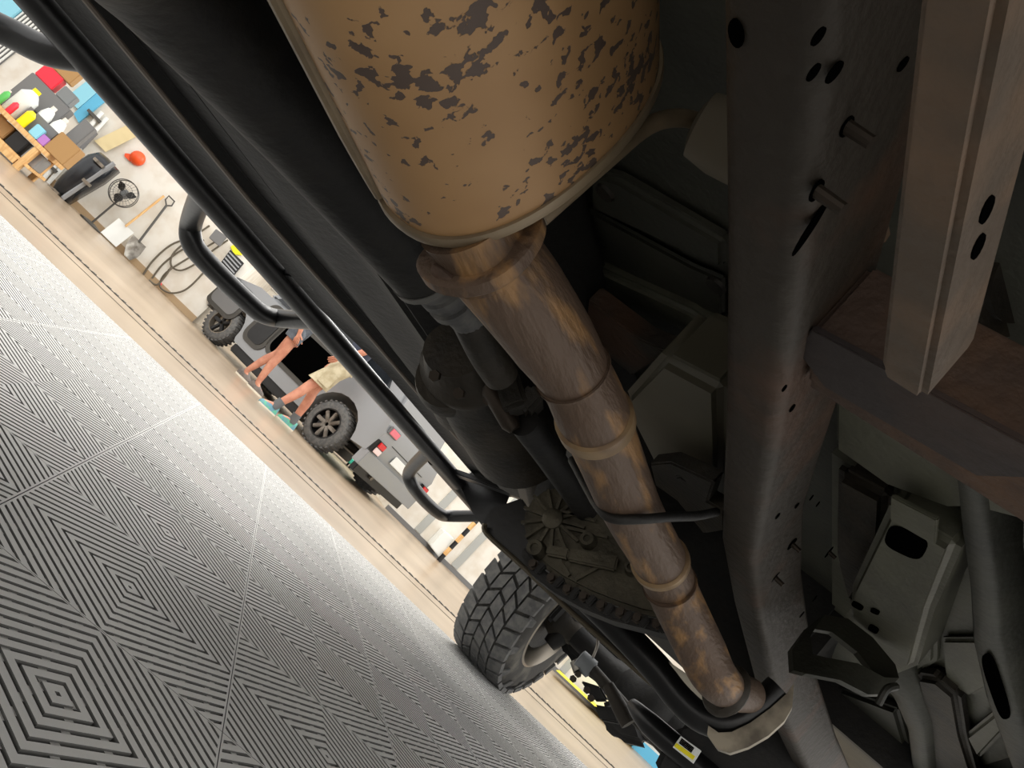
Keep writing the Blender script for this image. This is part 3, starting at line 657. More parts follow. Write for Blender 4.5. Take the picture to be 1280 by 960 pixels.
person('person in short grey shorts and tan sandals standing by the grey car, facing right', f1+rt*.05, rt*1.0+vd*.1, 1.70, pose1, M['skin'], M['grey_cloth'], M['grey_cloth'], M['hair'], M['shoe_tan'], None, .07, True)
person('person in khaki cargo shorts and teal shoes by the rear wheel of the grey car', f2+rt*.10, -rt*1.0+vd*.2, 1.78, pose2, M['skin'], M['khaki'], M['navy_cloth'], M['hair'], M['shoe_teal'], M['sock'], .085)
# ================================================================ THE TRUCK OVERHEAD
XC = -.65
truck = thing('pickup_truck', 'black pickup truck standing over the camera, underside with rusty exhaust', 'truck', (XC, 2.0, 0))
UP = V(0, 0, 1); YA = V(0, 1, 0); XA = V(1, 0, 0)
def part(name, mb, m, parent=None, **k): return obj(name, mb, m, parent or truck, **k)
def slabz(px, z, th): return MB().prism([onz(u, v, z) for u, v in px], UP*th)
def slaby(px, y, th): return MB().prism([ony(u, v, y) for u, v in px], YA*th)
def slabx(px, x, th): return MB().prism([onx(u, v, x) for u, v in px], XA*th)
g = MB(); g.box((XC, 3.35, 1.2), (1.95, .05, .75)); part('firewall', g, M['black_dull'])
g = MB(); g.box((.36, 1.4, 1.05), (.06, 3.9, .4)); part('rocker_panel', g, M['black'])
# ---- muffler
s = .89
MC = CP+(V(-.603, .631, .752)-CP)*s
AX = V(-.125, .992, -.013).normalized(); MU = V(.021, .016, 1.0); MU = (MU-AX*MU.dot(AX)).normalized(); MV = AX.cross(MU).normalized()
if MV.x > 0: MV = -MV
Ma, Mb, Me = .182*s, .116*s, 2.25
def oval(c, k, n=72, e=Me, cap_=0):
    out = []
    for q in range(n):
        th = 2*PI*q/n; cs, sn = math.cos(th), math.sin(th)
        out.append(c+MU*(Ma*k*math.copysign(abs(cs)**(2/e), cs))+MV*(Mb*k*math.copysign(abs(sn)**(2/e), sn)))
    return out
g = MB(); g.loft([oval(MC+AX*d, k) for d, k in [(-.72, .9), (-.70, .975), (-.3, .975), (-.02, .975), (.004, .97), (.012, .9), (.016, .5)]])
muf = part('muffler', g, M['muffler'], smooth=True, sharp=50); muf['label'] = 'tan flaked oval muffler'
g = MB(); g.loft([oval(MC+AX*d, k) for d, k in [(-.007, .965), (-.007, .998), (-.004, 1.006), (.003, 1.006), (.006, 1.0), (.007, .95)]]); obj('end_lip', g, M['seam'], muf, smooth=True, sharp=60)
# folded lock seam along the lower left
best = None
for q, p in enumerate(oval(MC-AX*.25, .985)):
    d = p-CP; c = d.dot(RZ); u = 640+F*d.dot(RX)/c; v = 480+F*d.dot(RY)/c
    dist = (u-345)*270-(v-0)*140
    if best is None or dist < best[0]: best = (dist, q)
q = best[1]
g = MB(); sp0 = [oval(MC+AX*d, .985)[q] for d in (-.7, -.5, -.3, -.1, -.012)]
g.tube(sp0, [.0075]*4+[.0045], 10, 4); obj('lock_seam', g, M['seam'], muf, smooth=True)
# ---- exhaust pipe
PP = [(600, 285, .80), (611, 318, .82), (630, 342, .84), (652, 370, .87), (690, 424, .94), (717, 466, .99), (737, 508, 1.04), (759, 562, 1.14), (790, 637, 1.27), (826, 703, 1.44), (846, 750, 1.52), (876, 812, 1.58), (893, 845, 1.60), (912, 862, 1.68), (935, 868, 1.80)]
PR = [.044, .050, .0505, .0505, .0495, .0445, .0475, .0465, .046, .0465, .047, .0475, .044, .04, .038]
path = [D(*p) for p in PP]
g = MB(); g.tube(path, PR, 36, 8); pipe = part('exhaust_pipe', g, M['pipe'], smooth=True, sharp=60); pipe['label'] = 'brown rusted exhaust pipe with bend'
def band(i0, frac, wdt, r, name='clamp_band', m='clamp', lipr=.004):
    a = path[i0]; b = path[i0+1]; c = a+(b-a)*frac; ax = (path[i0+1]-path[i0]).normalized()
    g = MB(); g.lathe(c-ax*wdt/2, ax, [(0, r-.004), (.0, r), (.003, r+lipr), (wdt-.004, r+lipr), (wdt, r), (wdt, r-.004)], 36); return obj(name, g, M[m], pipe, smooth=True, sharp=50)
band(6, .30, .03, .0482); band(8, .98, .022, .0478); band(9, .55, .004, .0478, 'weld_ring', 'pipe', .002); band(4, .93, .004, .0462, 'weld_ring', 'pipe', .0025)
# flange behind the muffler: a bent two-ear plate
c = D(607, 318, .815); ax = (path[2]-path[0]).normalized()
sd = (ray(560, 318)-ray(660, 300)).normalized(); sd = (sd-ax*sd.dot(ax)).normalized(); ot = ax.cross(sd)
g = MB(); rings = []
for d, k in [(-.011, .93), (-.008, 1), (.004, 1), (.008, .93)]:
    rings.append([c+ax*(d-.022*(math.cos(t*2*PI/40)**2)*(1 if k else 1)*0.5)+sd*(math.cos(t*2*PI/40)*.067*k)+ot*(math.sin(t*2*PI/40)*.056*k) for t in range(40)])
g.loft(rings); obj('flange', g, M['pipe'], pipe, smooth=True, sharp=50)
g = MB(); g.lathe(c-ax*.045, ax, [(0, .05), (.02, .046), (.06, .048)], 30); obj('neck', g, M['pipe'], pipe, smooth=True)
g = MB(); g.sphere(c-ax*.014+UP*-.048, .014, 8, 6, (1.4, 1, .8)); obj('weld', g, M['rust'], pipe, smooth=True)
# hanger rod looped under the pipe, up to the rail
g = MB(); g.tube([D(u, v, t) for u, v, t in [(715, 575, 1.45), (735, 612, 1.32), (748, 633, 1.23), (765, 648, 1.195), (800, 649, 1.19), (840, 646, 1.22), (870, 645, 1.28), (895, 640, 1.36)]], .0075, 12, 6); part('hanger_rod', g, M['black_dull'], smooth=True)
# muffler hanger: bent rod and rubber bushing
g = MB(); g.tube([D(u, v, t) for u, v, t in [(676, 272, .835), (712, 240, .84), (760, 198, .85), (800, 164, .87), (828, 150, .88), (858, 148, .90), (885, 158, .93)]], .010, 14, 6); hr_ = part('muffler_hanger', g, M['seam'], smooth=True)
g = MB(); g.lathe(D(872, 170, .90)-ray(890, 200).normalized()*0+V(.006, -.02, 0), V(.93, .3, .2), [(-.006, .02), (0, .036), (.03, .042), (.075, .042), (.08, .03)], 24); obj('rubber_bushing', g, mat('bushing', (104, 96, 80), .7), hr_, smooth=True)
# ---- right frame rail
RP = [(884, -160, .70), (890, 0, .70), (899, 300, .70), (901, 500, .70), (898, 672, .70), (914, 752, .69), (944, 862, .69), (985, 945, .70), (1010, 985, .72)]
ed = [onz(u, v, z) for u, v, z in RP[:5]]
for (u, v, z), y in zip(RP[5:], (1.85, 2.35, 2.95, 3.4)): ed.append(ony(u, v, y))
def sect(p, wd, ht, n=4):
    r = .018; pts = []
    for cx, cz, a0 in [(wd-r, r, -90), (wd-r, ht-r, 0), (r, ht-r, 90), (r, r, 180)]:
        for k in range(n+1):
            a = math.radians(a0+90*k/n); pts.append(p+V(cx+r*math.cos(a), 0, cz+r*math.sin(a)))
    return pts
dense = []
for i in range(len(ed)-1):
    for k in range(6):
        t = k/6; p0 = ed[max(i-1, 0)]; p1 = ed[i]; p2 = ed[i+1]; p3 = ed[min(i+2, len(ed)-1)]
        t = t*t*(3-2*t) if i in (4,) else t
        dense.append(p1+(p2-p1)*t)
dense.append(ed[-1])
RW, RH = .075, .15
g = MB(); g.loft([sect(p, RW, RH) for p in dense]); rail = part('frame_rail', g, M['frame'], smooth=True, sharp=60); rail['label'] = 'brown weathered frame rail on the right'
def railx(y):
    for a, b in zip(dense, dense[1:]):
        if a.y <= y <= b.y: return a+(b-a)*((y-a.y)/(b.y-a.y))
    return dense[-1]
def hole_bottom(u, v, rx, ry, rotz=0):
    p = onz(u, v, ed[1].z-.0005)
    g = MB(); g.prism([p+Matrix.Rotation(rotz, 3, 'Z') @ V(rx*math.cos(t*PI/8), ry*math.sin(t*PI/8), 0) for t in range(16)], UP*-.0012); obj('hole', g, M['hole'], rail)
def hole_side(u, v, ry, rz_, tilt=0, stud=0):
    x = ed[3].x+RW
    for it in range(4): p = onx(u, v, x+.0006); x = railx(p.y).x+RW
    if p.z < railx(p.y).z or p.z > railx(p.y).z+RH: pass
    g = MB(); g.prism([p+Matrix.Rotation(tilt, 3, 'X') @ V(0, ry*math.cos(t*PI/8), rz_*math.sin(t*PI/8)) for t in range(16)], XA*.001); obj('hole', g, M['hole'], rail)
    if stud:
        g = MB(); g.lathe(p, V(1, .1, -.1), [(0, .0052), (stud*.65, .0048), (stud*.65, .001)], 10); obj('stud', g, M['bolt'], rail, smooth=True)
hole_bottom(921, 41, .0055, .010)
for u, v, a, b, t, st in [(1022, 45, .004, .006, 0, 0), (1016, 90, .004, .006, 0, 0), (1042, 90, .005, .008, 0, 0), (1058, 158, .007, .007, 0, .03), (1020, 238, .008, .008, 0, .035), (1012, 285, .006, .022, .5, 0), (1128, 80, .004, .006, 0, 0),
                       (980, 485, .004, .004, 0, 0), (990, 510, .005, .005, 0, 0), (990, 680, .014, .014, 0, .03), (969, 722, .014, .014, 0, .03), (1036, 690, .014, .016, 0, .03), (996, 632, .006, .006, 0, 0), (1014, 622, .006, .006, 0, 0), (972, 645, .006, .006, 0, 0), (1022, 630, .006, .006, 0, 0), (1018, 748, .006, .006, 0, 0), (1002, 768, .006, .006, 0, 0)]:
    hole_side(u, v, a, b, t, st)
# left frame rail, mirrored side
g = MB(); g.loft([sect(V(2*XC-p.x-RW, p.y, p.z), RW, RH) for p in dense]); part('frame_rail', g, M['frame_dark'], smooth=True, sharp=60)
# ---- outrigger from the right rail and its bottom plate
yo = 0
p = onz(1015, 410, .735); yo = p.y
g = MB(); pts = [ony(u, v, yo) for u, v in [(1013, 288), (1013, 412)]]
z0, z1 = pts[1].z, pts[0].z
g = MB(); g.box(((pts[1].x+.62)/2+.05, yo+.055, (z0+z1)/2), (.62-pts[1].x+.1, .11, z1-z0)); outr = part('body_outrigger', g, M['rust'], bevel=.006); outr['label'] = 'rusty outrigger bracket right of the rail'
zf = z0-.004
g = slabz([(994, 436), (1014, 412), (1400, 620), (1400, 640), (1285, 598), (1222, 596), (1030, 484)], zf, .007); obj('bottom_flange', g, M['rust_purple'], outr, bevel=.0015)
# ---- near weathered bar
zb = .62
bl_ = [onz(u, v, zb) for u, v in [(1146, -60), (1096, 470), (1152, 508)]]
x0 = onz(1100, 470, zb).x; y1 = onz(1120, 485, zb).y
x1 = onz(1152, 508, zb).x
g = MB(); A0 = onz(1149, -40, zb); A1 = onz(1097, 472, zb); B1 = onz(1153, 508, zb)
dirb = (A1-A0).normalized(); back = A1-dirb*.62
side = (B1-A1); H_ = UP*.05
rings = []
for p, k in ((back, 1), (A1-dirb*.012, 1), (A1, .9)):
    mid = p+side/2+H_/2
    rings.append([mid+(q-mid)*k for q in (p, p+side, p+side+H_, p+H_)])
g.loft(rings); bar = part('spring_bar', g, M['bar'], bevel=.004); bar['label'] = 'square weathered bar end nearest the camera'
for (u, v) in [(1250, 110), (1236, 245), (1230, 270)]:
    p = A1-dirb*(.09+.10*((300-v)/100))+side+H_*.45
    g = MB(); g.prism([p+dirb*(.008*math.cos(t*PI/6))+UP*(.005*math.sin(t*PI/6)) for t in range(12)], side.normalized()*.001); obj('hole', g, M['hole'], bar)
g = MB(); g.prism([back+V(0, .05, .1), back+V(.05, .05, .1), back+V(.05, -.1, .12), back+V(0, -.1, .12)], UP*.2); obj('hanger_bracket', g, M['bar'], bar)
# dark spring seat to the right of the bar
g = MB(); g.lathe(D(1262, 330, .95), V(.55, -.25, -.1), [(0, .085), (.02, .085), (.02, .062), (.03, .062), (.03, .02), (.05, .015)], 30); part('spring_seat', g, M['frame_dark'], smooth=True)
g = MB(); g.lathe(D(1092, 290, .95), V(.6, -.6, -.3), [(0, .014), (.014, .013), (.014, .006)], 8); part('nut', g, M['bar'], smooth=True)
# ---- body underside
ZP = 1.0
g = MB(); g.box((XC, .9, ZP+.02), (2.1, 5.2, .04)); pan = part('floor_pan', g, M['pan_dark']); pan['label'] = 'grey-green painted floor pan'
# pressed ribs and panels between exhaust and rail
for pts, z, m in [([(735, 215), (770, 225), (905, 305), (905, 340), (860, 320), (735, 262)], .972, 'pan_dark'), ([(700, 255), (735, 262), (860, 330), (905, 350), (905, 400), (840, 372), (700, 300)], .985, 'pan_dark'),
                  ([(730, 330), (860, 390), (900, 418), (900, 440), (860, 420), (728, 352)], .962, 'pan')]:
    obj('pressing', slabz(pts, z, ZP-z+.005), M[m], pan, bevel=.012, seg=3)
for (u, v) in [(757, 240), (896, 356)]:
    p = onz(u, v, .972); g = MB(); g.lathe(p, -UP, [(0, .02), (.006, .018), (.007, .01)], 16); obj('plug', g, M['frame_dark'], pan, smooth=True)
g = slabz([(735, 375), (800, 425), (900, 470), (900, 496), (815, 452), (790, 470), (730, 420)], .88, .04); part('cross_brace', g, M['frame'], bevel=.004)
# pale fuel tank box between pipe and rail
g = slabz([(774, 500), (820, 448), (902, 492), (902, 640), (850, 606), (815, 580)], .80, .13); tank = part('tank_shield', g, mat('tank_grey', (96, 91, 76), .5, 0, (82, 78, 64), 4), bevel=.02, seg=3)
g = slabz([(812, 580), (836, 578), (892, 604), (884, 628), (905, 640), (905, 664), (880, 668), (846, 626), (818, 606)], .735, .03); obj('mount_tab', g, M['frame_dark'], tank, bevel=.004)
g = MB(); g.bar(D(850, 588, 1.5), D(892, 612, 1.5), .03, .03); obj('clip', g, M['black_dull'], tank, bevel=.004)
# ---- painted body side at lower right
ZR = .93
g = slabz([(1040, 470), (1400, 660), (1400, 760), (1300, 660), (1225, 640), (1190, 640), (1110, 610), (1040, 560)], .90, .05); part('sill_flange', g, M['pan'], bevel=.012, seg=3)
g = slabz([(1040, 566), (1112, 616), (1170, 650), (1200, 664), (1230, 640), (1290, 700), (1300, 990), (1040, 990), (1040, 800)], ZP-.025, .03); lower = part('floor_panel', g, M['pan'])
g = slabz([(1040, 590), (1110, 628), (1104, 700), (1060, 770), (1040, 700)], .93, .05); part('floor_channel', g, M['frame_dark'], bevel=.02, seg=3)
def hat(px, z, th, m, name, bev=.016): return part(name, slabz(px, z, th), m, bevel=bev, seg=3)
mt = hat([(1106, 636), (1196, 690), (1162, 770), (1142, 838), (1112, 850), (1058, 792), (1060, 738)], .865, .12, M['pan'], 'body_mount')
g = slabz([(1113, 621), (1171, 651), (1168, 682), (1112, 650)], .862, .008); obj('weld_tab', g, M['pan'], mt, bevel=.002)
def slot(u, v, ru, rv, ang, z, parent, m='hole'):
    c = onz(u, v, z-.0006); ex = (onz(u+10, v, z)-onz(u, v, z))/10; ey = (onz(u, v+10, z)-onz(u, v, z))/10; pts = []
    for t in range(24):
        a = t*2*PI/24; x, y = ru*math.copysign(abs(math.cos(a))**.6, math.cos(a)), rv*math.copysign(abs(math.sin(a))**.6, math.sin(a))
        X, Y = x*math.cos(ang)-y*math.sin(ang), x*math.sin(ang)+y*math.cos(ang); pts.append(c+ex*X+ey*Y)
    g = MB(); g.prism(pts, UP*-.0014); obj('slot', g, M[m], parent)
slot(1132, 678, 27, 15, .42, .865, mt); slot(1072, 757, 8, 3.5, .5, .865, mt); slot(1094, 764, 6, 3, .4, .865, mt); slot(1092, 786, 7, 4, .5, .865, mt)
slot(1177, 842, 11, 8, .35, ZP-.025, lower)
g = slabz([(1142, 700), (1172, 716), (1168, 830), (1142, 846)], .95, .03); part('floor_bead', g, M['pan'], bevel=.01)
# curved longitudinal at the far right
def channel(pts, z, wpx, m, name, dz=.05):
    L = []; R = []
    for i, (u, v) in enumerate(pts):
        L.append(onz(u-wpx/2, v, z)); R.append(onz(u+wpx/2, v, z))
    g = MB(); rings = []
    for a, b in zip(L, R):
        d = b-a; rings.append([a+UP*dz, a+d*.15, a+d*.3-UP*.012, a+d*.7-UP*.012, a+d*.85, b+UP*dz])
    g.loft(rings, cap=False, close=True); return part(name, g, m, smooth=True, sharp=80)
lg = channel([(1215, 590), (1222, 660), (1232, 730), (1236, 800), (1252, 870), (1285, 960), (1320, 1040)], .90, 52, M['pan_dark'], 'floor_rail', .08)
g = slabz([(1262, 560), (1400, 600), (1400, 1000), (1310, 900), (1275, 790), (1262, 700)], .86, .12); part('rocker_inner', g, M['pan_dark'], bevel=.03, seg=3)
slot(1246, 860, 9, 42, -.33, .885, lg)
# strap bracket hanging off the rail
g = MB(); P = [D(u, v, t) for u, v, t in [(992, 838, 1.62), (1008, 842, 1.60), (1050, 850, 1.60), (1085, 868, 1.62), (1104, 868, 1.66), (1100, 850, 1.72), (1072, 815, 1.78), (1040, 790, 1.80), (1010, 785, 1.78), (990, 812, 1.70)]]
rings = []
for i, p in enumerate(P+[P[0]]):
    rings.append([p, p+V(-.004, .004, -.009), p+V(.0, .06, .05), p+V(.004, .06, .06)])
g.loft(rings, cap=False); part('strap_bracket', g, M['pan_dark'], smooth=True)
g = MB(); g.tube([D(u, v, t) for u, v, t in [(985, 850, 1.85), (1000, 900, 1.95), (1022, 960, 2.1), (1040, 1010, 2.2)]], [.03, .045, .05, .05], 18, 4)
g = channel([(1104, 838), (1128, 868), (1146, 910), (1152, 960), (1156, 1010)], .90, 30, M['pan_dark'], 'floor_duct', .06)
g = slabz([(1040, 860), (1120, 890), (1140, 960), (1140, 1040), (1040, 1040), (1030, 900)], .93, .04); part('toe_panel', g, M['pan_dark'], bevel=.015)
g = slabz([(1046, 790), (1066, 786), (1116, 838), (1110, 862), (1090, 846)], .875, .05); part('mount_rubber', g, M['black_dull'], bevel=.02, seg=3)
g = MB(); g.tube([D(1098, 880, 1.6), D(1108, 862, 1.6), D(1120, 858, 1.62)], .008, 8, 4); part('bracket_hook', g, M['pan_dark'], smooth=True)
g = MB(); g.box((-.62, 2.9, .83), (.9, .8, .44)); part('engine_block', g, M['black_dull'], bevel=.04)
hat([(1142, 846), (1165, 850), (1196, 876), (1204, 925), (1222, 985), (1168, 985), (1160, 920)], .925, .05, M['frame_dark'], 'floor_recess')
hat([(1176, 800), (1222, 800), (1236, 860), (1214, 872), (1180, 850)], .955, .02, M['pan'], 'floor_bead', .008)
hat([(1206, 920), (1250, 884), (1266, 905), (1222, 950)], .94, .03, M['pan'], 'floor_bead', .01)
# ---- left body side: rocker, pinch seam, side step
YB0, YB1 = -1.2, 3.0
xs = -1.6
def prismY(pts, y0, y1, m, name, bev=0): g = MB(); g.prism([V(x, y0, z) for x, z in pts], YA*(y1-y0)); return part(name, g, m, bevel=bev)
rings = []
for y, zo, zp in [(-1.2, .548, .565), (1.1, .548, .570), (1.6, .552, .588), (2.0, .580, .600), (2.8, .590, .625), (3.05, .60, .655)]:
    rings.append([V(x, y, z) for x, z in [(-1.60, .95), (-1.575, .62), (-1.56, zo), (-1.53, zo-.004), (-1.51, zo+.012), (-1.45, zo+.02), (-1.408, zp), (-1.394, zp), (-1.385, zp+.022), (-1.33, zp+.035), (-1.30, .75), (-1.30, 1.0), (-1.55, 1.3)]])
g = MB(); g.loft(rings); rk = part('rocker_panel', g, M['rocker'], bevel=.003)
g = MB(); g.tube([V(-1.401, y, z-.001) for y, z in [(-1.2, .565), (1.1, .570), (1.6, .588), (2.0, .597), (2.8, .622), (3.05, .655)]], .006, 8); obj('pinch_seam', g, mat('worn_edge', (108, 99, 90), .5, .3), rk, smooth=True)
prismY([(-1.33, .60), (-1.26, .615), (-1.20, .64), (-1.12, .64), (-1.06, .72), (-1.06, 1.0), (-1.33, 1.0)], YB0, 2.7, M['black_dull'], 'inner_sill', .012)
g = MB(); g.box((XC-.32, .6, .86), (.3, 4.4, .24)); part('cab_underbody', g, M['black_dull'], bevel=.03)
ze = .529
ye0, ye1 = -1.0, ony(576, 604, 2.0).y
ye1 = onx(576, 600, xs).y
g = MB(); g.tube([V(xs, -1.2, ze), V(xs, 1.0, ze), V(xs, ye1, ze)], .031, 22); step = part('side_step', g, M['black'], smooth=True, sharp=60); step['label'] = 'black tube side step with drop loops'
g = MB(); pe = onx(635, 688, xs); g.tube([V(xs-.01, ye1-.25, ze-.012), V(xs-.01, ye1+.2, ze-.014), V(xs, pe.y, ze-.02)], .024, 16, 3); obj('end_tube', g, M['black'], step, smooth=True)
def steploop(px, xo):
    a = onx(*px[0], xs); b = onx(*px[-1], xs); mid = [onx(u, v, xo) for u, v in px[1:-1]]
    g = MB(); g.tube([V(xs, a.y, ze)]+mid+[V(xs, b.y, ze)], .027, 18, 6); obj('drop_loop', g, M['black'], step, smooth=True)
    return mid
m1 = steploop([(252, 240), (240, 275), (239, 300), (256, 325), (312, 380), (330, 393), (350, 398), (392, 404)], -1.76)
m2 = steploop([(528, 572), (513, 588), (514, 604), (530, 625), (548, 641), (562, 645), (602, 652)], -1.74)
cn = onx(-28, 20, -1.76); jn = onx(98, 82, xs)
g = MB(); g.tube([V(xs, jn.y, ze), onx(60, 64, -1.66), onx(18, 44, -1.72), cn, cn+V(-.01, -.06, -.005), cn+V(-.005, -.3, -.01), cn+V(.02, -.37, 0), V(xs, cn.y-.45, ze)], .027, 18, 6); obj('drop_loop', g, M['black'], step, smooth=True)
# end bracket of the side step
g = slaby([(574, 604), (604, 575), (640, 610), (628, 640), (606, 662), (590, 640)], ye1+.02, .012); obj('end_bracket', g, M['black'], step, bevel=.003)
for yy in (.2, 1.5, ye1-.1):
    g = MB(); g.bar(V(xs, yy, ze+.01), V(-1.12, yy, .72), .05, .02); obj('support_arm', g, M['black'], step, bevel=.004)
# ---- drive shaft and running gear
g = MB(); sh = [D(120, -110, .66), D(205, -35, .78), D(380, 160, 1.05), D(533, 335, 1.30)]
g.tube(sh, [.062, .062, .062, .062], 30, 3); shaft = part('drive_shaft', g, M['black_dull'], smooth=True, sharp=60)
ax = (sh[3]-sh[2]).normalized()
g = MB(); g.lathe(sh[3]-ax*.005, ax, [(0, .064), (.012, .064), (.03, .05), (.05, .042), (.055, .046), (.07, .046), (.072, .04), (.088, .04), (.09, .046), (.105, .046), (.11, .036), (.16, .034)], 28); obj('boot', g, M['rubber'], shaft, smooth=True)
e0 = sh[3]+ax*.15
g = MB(); g.tube([e0, D(608, 440, 1.48), D(626, 468, 1.54)], .034, 18, 3); obj('slip_tube', g, M['frame_dark'], shaft, smooth=True)
uj = D(640, 490, 1.6)
g = MB(); g.box(uj, (.09, .05, .05), Matrix.Rotation(.5, 3, 'Y')); g.box(uj+V(.03, .03, .01), (.04, .09, .05), Matrix.Rotation(.3, 3, 'Z')); obj('joint_yoke', g, M['frame_dark'], shaft, bevel=.008)
g = MB(); g.lathe(uj-V(.05, 0, .02), V(1, .3, -.3), [(0, .012), (.012, .02), (.09, .02), (.105, .012)], 14); obj('joint_cross', g, M['bolt'], shaft, smooth=True)
# transfer case: rounded castings ahead of the joint
cs = D(590, 470, 1.75)
g = MB(); rings = []
for d, a, b in [(-.12, .02, .02), (-.115, .07, .06), (-.06, .09, .08), (-.05, .11, .09), (-.03, .11, .09), (-.02, .10, .085), (.06, .11, .10), (.2, .12, .11), (.35, .13, .12)]:
    c = cs+V(.02, 1, .02)*d*1.0
    rings.append([c+XA*(a*math.cos(t*PI/14))+UP*(b*math.sin(t*PI/14)) for t in range(28)])
g.loft(rings); tc_ = part('transfer_case', g, M['frame_dark'], smooth=True, sharp=60)
g = MB(); g.lathe(D(560, 470, 1.72), V(-.2, 1, 0), [(0, .07), (.02, .075), (.05, .075), (.06, .065), (.18, .07)], 24); obj('output_housing', g, M['frame_dark'], tc_, smooth=True)
for (u, v) in [(575, 492), (612, 500), (660, 512), (545, 470)]:
    p = D(u, v, 1.62); g = MB(); g.lathe(p, V(.3, -1, -.3), [(0, .012), (.012, .012), (.012, .004)], 6); obj('bolt', g, M['bolt'], tc_)
g = slabz([(470, 345), (500, 405), (525, 462), (498, 440), (452, 380)], .66, .12); part('heat_shield', g, M['black_dull'], bevel=.01)
g = slabz([(520, 470), (580, 425), (640, 470), (610, 500), (560, 520)], .72, .08); part('mount_bracket', g, M['frame_dark'], bevel=.012)
g = slabz([(580, 530), (625, 510), (652, 545), (622, 562)], .66, .05); part('mount_pad', g, M['frame_dark'], bevel=.01)
# second shaft running forward behind the pipe
g = MB(); g.tube([D(655, 528, 1.6), D(690, 575, 1.72), D(745, 655, 1.95), D(800, 740, 2.2)], .03, 16, 3); part('front_shaft', g, M['black_dull'], smooth=True)
# ---- ribbed gearbox casting and bolt flange
YC = 1.78
outl = [(654, 655), (655, 640), (664, 624), (678, 613), (695, 608), (712, 609), (735, 612), (760, 620), (800, 650), (830, 690), (850, 745), (845, 775), (800, 766), (770, 756), (735, 742), (700, 724), (676, 706), (660, 682)]
g = slaby(outl, YC, .16); box_ = part('gearbox_casting', g, M['alu'], bevel=.01, seg=2)
hub = ony(692, 650, YC-.002)
g = MB(); g.lathe(hub, -YA, [(0, .026), (.014, .024), (.018, .018), (.019, .002)], 24); obj('hub', g, M['alu'], box_, smooth=True)
for k in range(13):
    a = 2*PI*k/13+.2; p1 = ony(692+40*math.cos(a), 652+40*math.sin(a), YC-.004); p0 = ony(692+11*math.cos(a), 650+11*math.sin(a), YC-.004)
    g = MB(); g.bar(p0, p1, .007, .014, up=YA); obj('rib', g, M['alu'], box_)
for (u, v, r) in [(671, 688, .02), (736, 677, .017), (790, 712, .014)]:
    p = ony(u, v, YC); g = MB(); g.lathe(p, -YA, [(0, r*1.2), (.02, r), (.026, r*.9), (.026, r*.5), (.02, r*.45), (.02, .001)], 18); obj('boss', g, M['alu'], box_, smooth=True)
g = MB(); g.bar(ony(684, 688, YC-.012), ony(712, 694, YC-.012), .024, .022, up=YA); g.bar(ony(712, 693, YC-.012), ony(772, 706, YC-.012), .033, .02, up=YA); obj('strut', g, M['alu'], box_, bevel=.004)
for p, q in [((705, 640), (745, 652)), ((708, 660), (760, 672)), ((735, 628), (790, 662)), ((720, 725), (765, 700)), ((700, 700), (712, 720))]:
    g = MB(); g.bar(ony(*p, YC-.004), ony(*q, YC-.004), .007, .014, up=YA); obj('rib', g, M['alu'], box_)
g = MB(); fl = [(656, 682), (674, 708), (700, 726), (735, 744), (770, 758), (800, 768), (845, 780), (845, 796), (800, 784), (765, 775), (728, 760), (692, 740), (664, 718), (650, 692)]
g = slaby(fl, YC-.03, .07); flg = part('bolt_flange', g, M['black_dull'], bevel=.005)
for (u, v) in [(667, 703), (690, 720), (710, 734), (730, 743), (752, 754), (776, 763), (797, 770), (822, 777)]:
    p = ony(u, v+3, YC-.03); g = MB(); g.lathe(p, -YA, [(0, .013), (.004, .013), (.004, .009), (.016, .009), (.016, .001)], 6); obj('bolt', g, M['bolt'], flg)
    g = MB(); g.box(ony(u+9, v+8, YC-.035), (.014, .02, .026)); obj('lug', g, M['black_dull'], flg, bevel=.003)
# ---- crossmember under the gearbox
L0 = ony(608, 668, 2.15); R0 = ony(905, 925, 2.15)
cr0 = ony(905, 925, 2.15)
g = slaby([(606, 664), (604, 652), (612, 636), (652, 622), (668, 660), (690, 712), (740, 762), (800, 812), (850, 850), (880, 896), (905, 906), (935, 905), (945, 915), (905, 930), (862, 897), (760, 805), (690, 742)], 2.12, .05)
cm = part('crossmember', g, M['black'], bevel=.004)
g = MB(); g.tube([ony(u, v, 2.10) for u, v in [(606, 655), (609, 668), (650, 705), (692, 745), (760, 806), (830, 868), (862, 897), (892, 922), (905, 930)]], .0075, 10, 4); obj('lower_lip', g, mat('lip_worn', (92, 84, 70), .35, .4), cm, smooth=True)
g = MB(); g.tube([ony(u, v, 2.04) for u, v in [(700, 716), (760, 772), (820, 835), (850, 872), (880, 897), (915, 902), (950, 884), (975, 862)]], .036, 18, 5); part('cross_tube', g, M['black'], smooth=True)
g = MB(); rings = []
for (u, v), wd in zip([(884, 914), (896, 928), (912, 931), (935, 922), (960, 906), (980, 888), (990, 872)], [.012, .02, .026, .03, .034, .034, .03]):
    p = ony(u, v, 2.0); rings.append([p+UP*wd*.9+V(-wd*.5, 0, 0), p-UP*wd*.5+V(wd*.4, 0, 0), p-UP*wd*.5+V(wd*.4, .06, 0), p+UP*wd*.9+V(-wd*.5, .06, 0)])
g.loft(rings); part('mount_foot', g, mat('worn_grey', (150, 140, 122), .45, .3, (96, 88, 76), 14), smooth=True, sharp=40)
# catalytic shield under the pipe end
g = slaby([(800, 802), (832, 824), (870, 850), (912, 880), (902, 892), (872, 880), (842, 852), (815, 830)], 2.02, .012); part('pipe_shield', g, mat('bright_shield', (190, 184, 168), .35, .6), bevel=.003)
g = MB(); g.lathe(D(902, 858, 1.66), V(.6, .7, .1), [(0, .05), (.01, .056), (.02, .056), (.03, .048)], 24); part('pipe_joint', g, M['frame'], smooth=True)
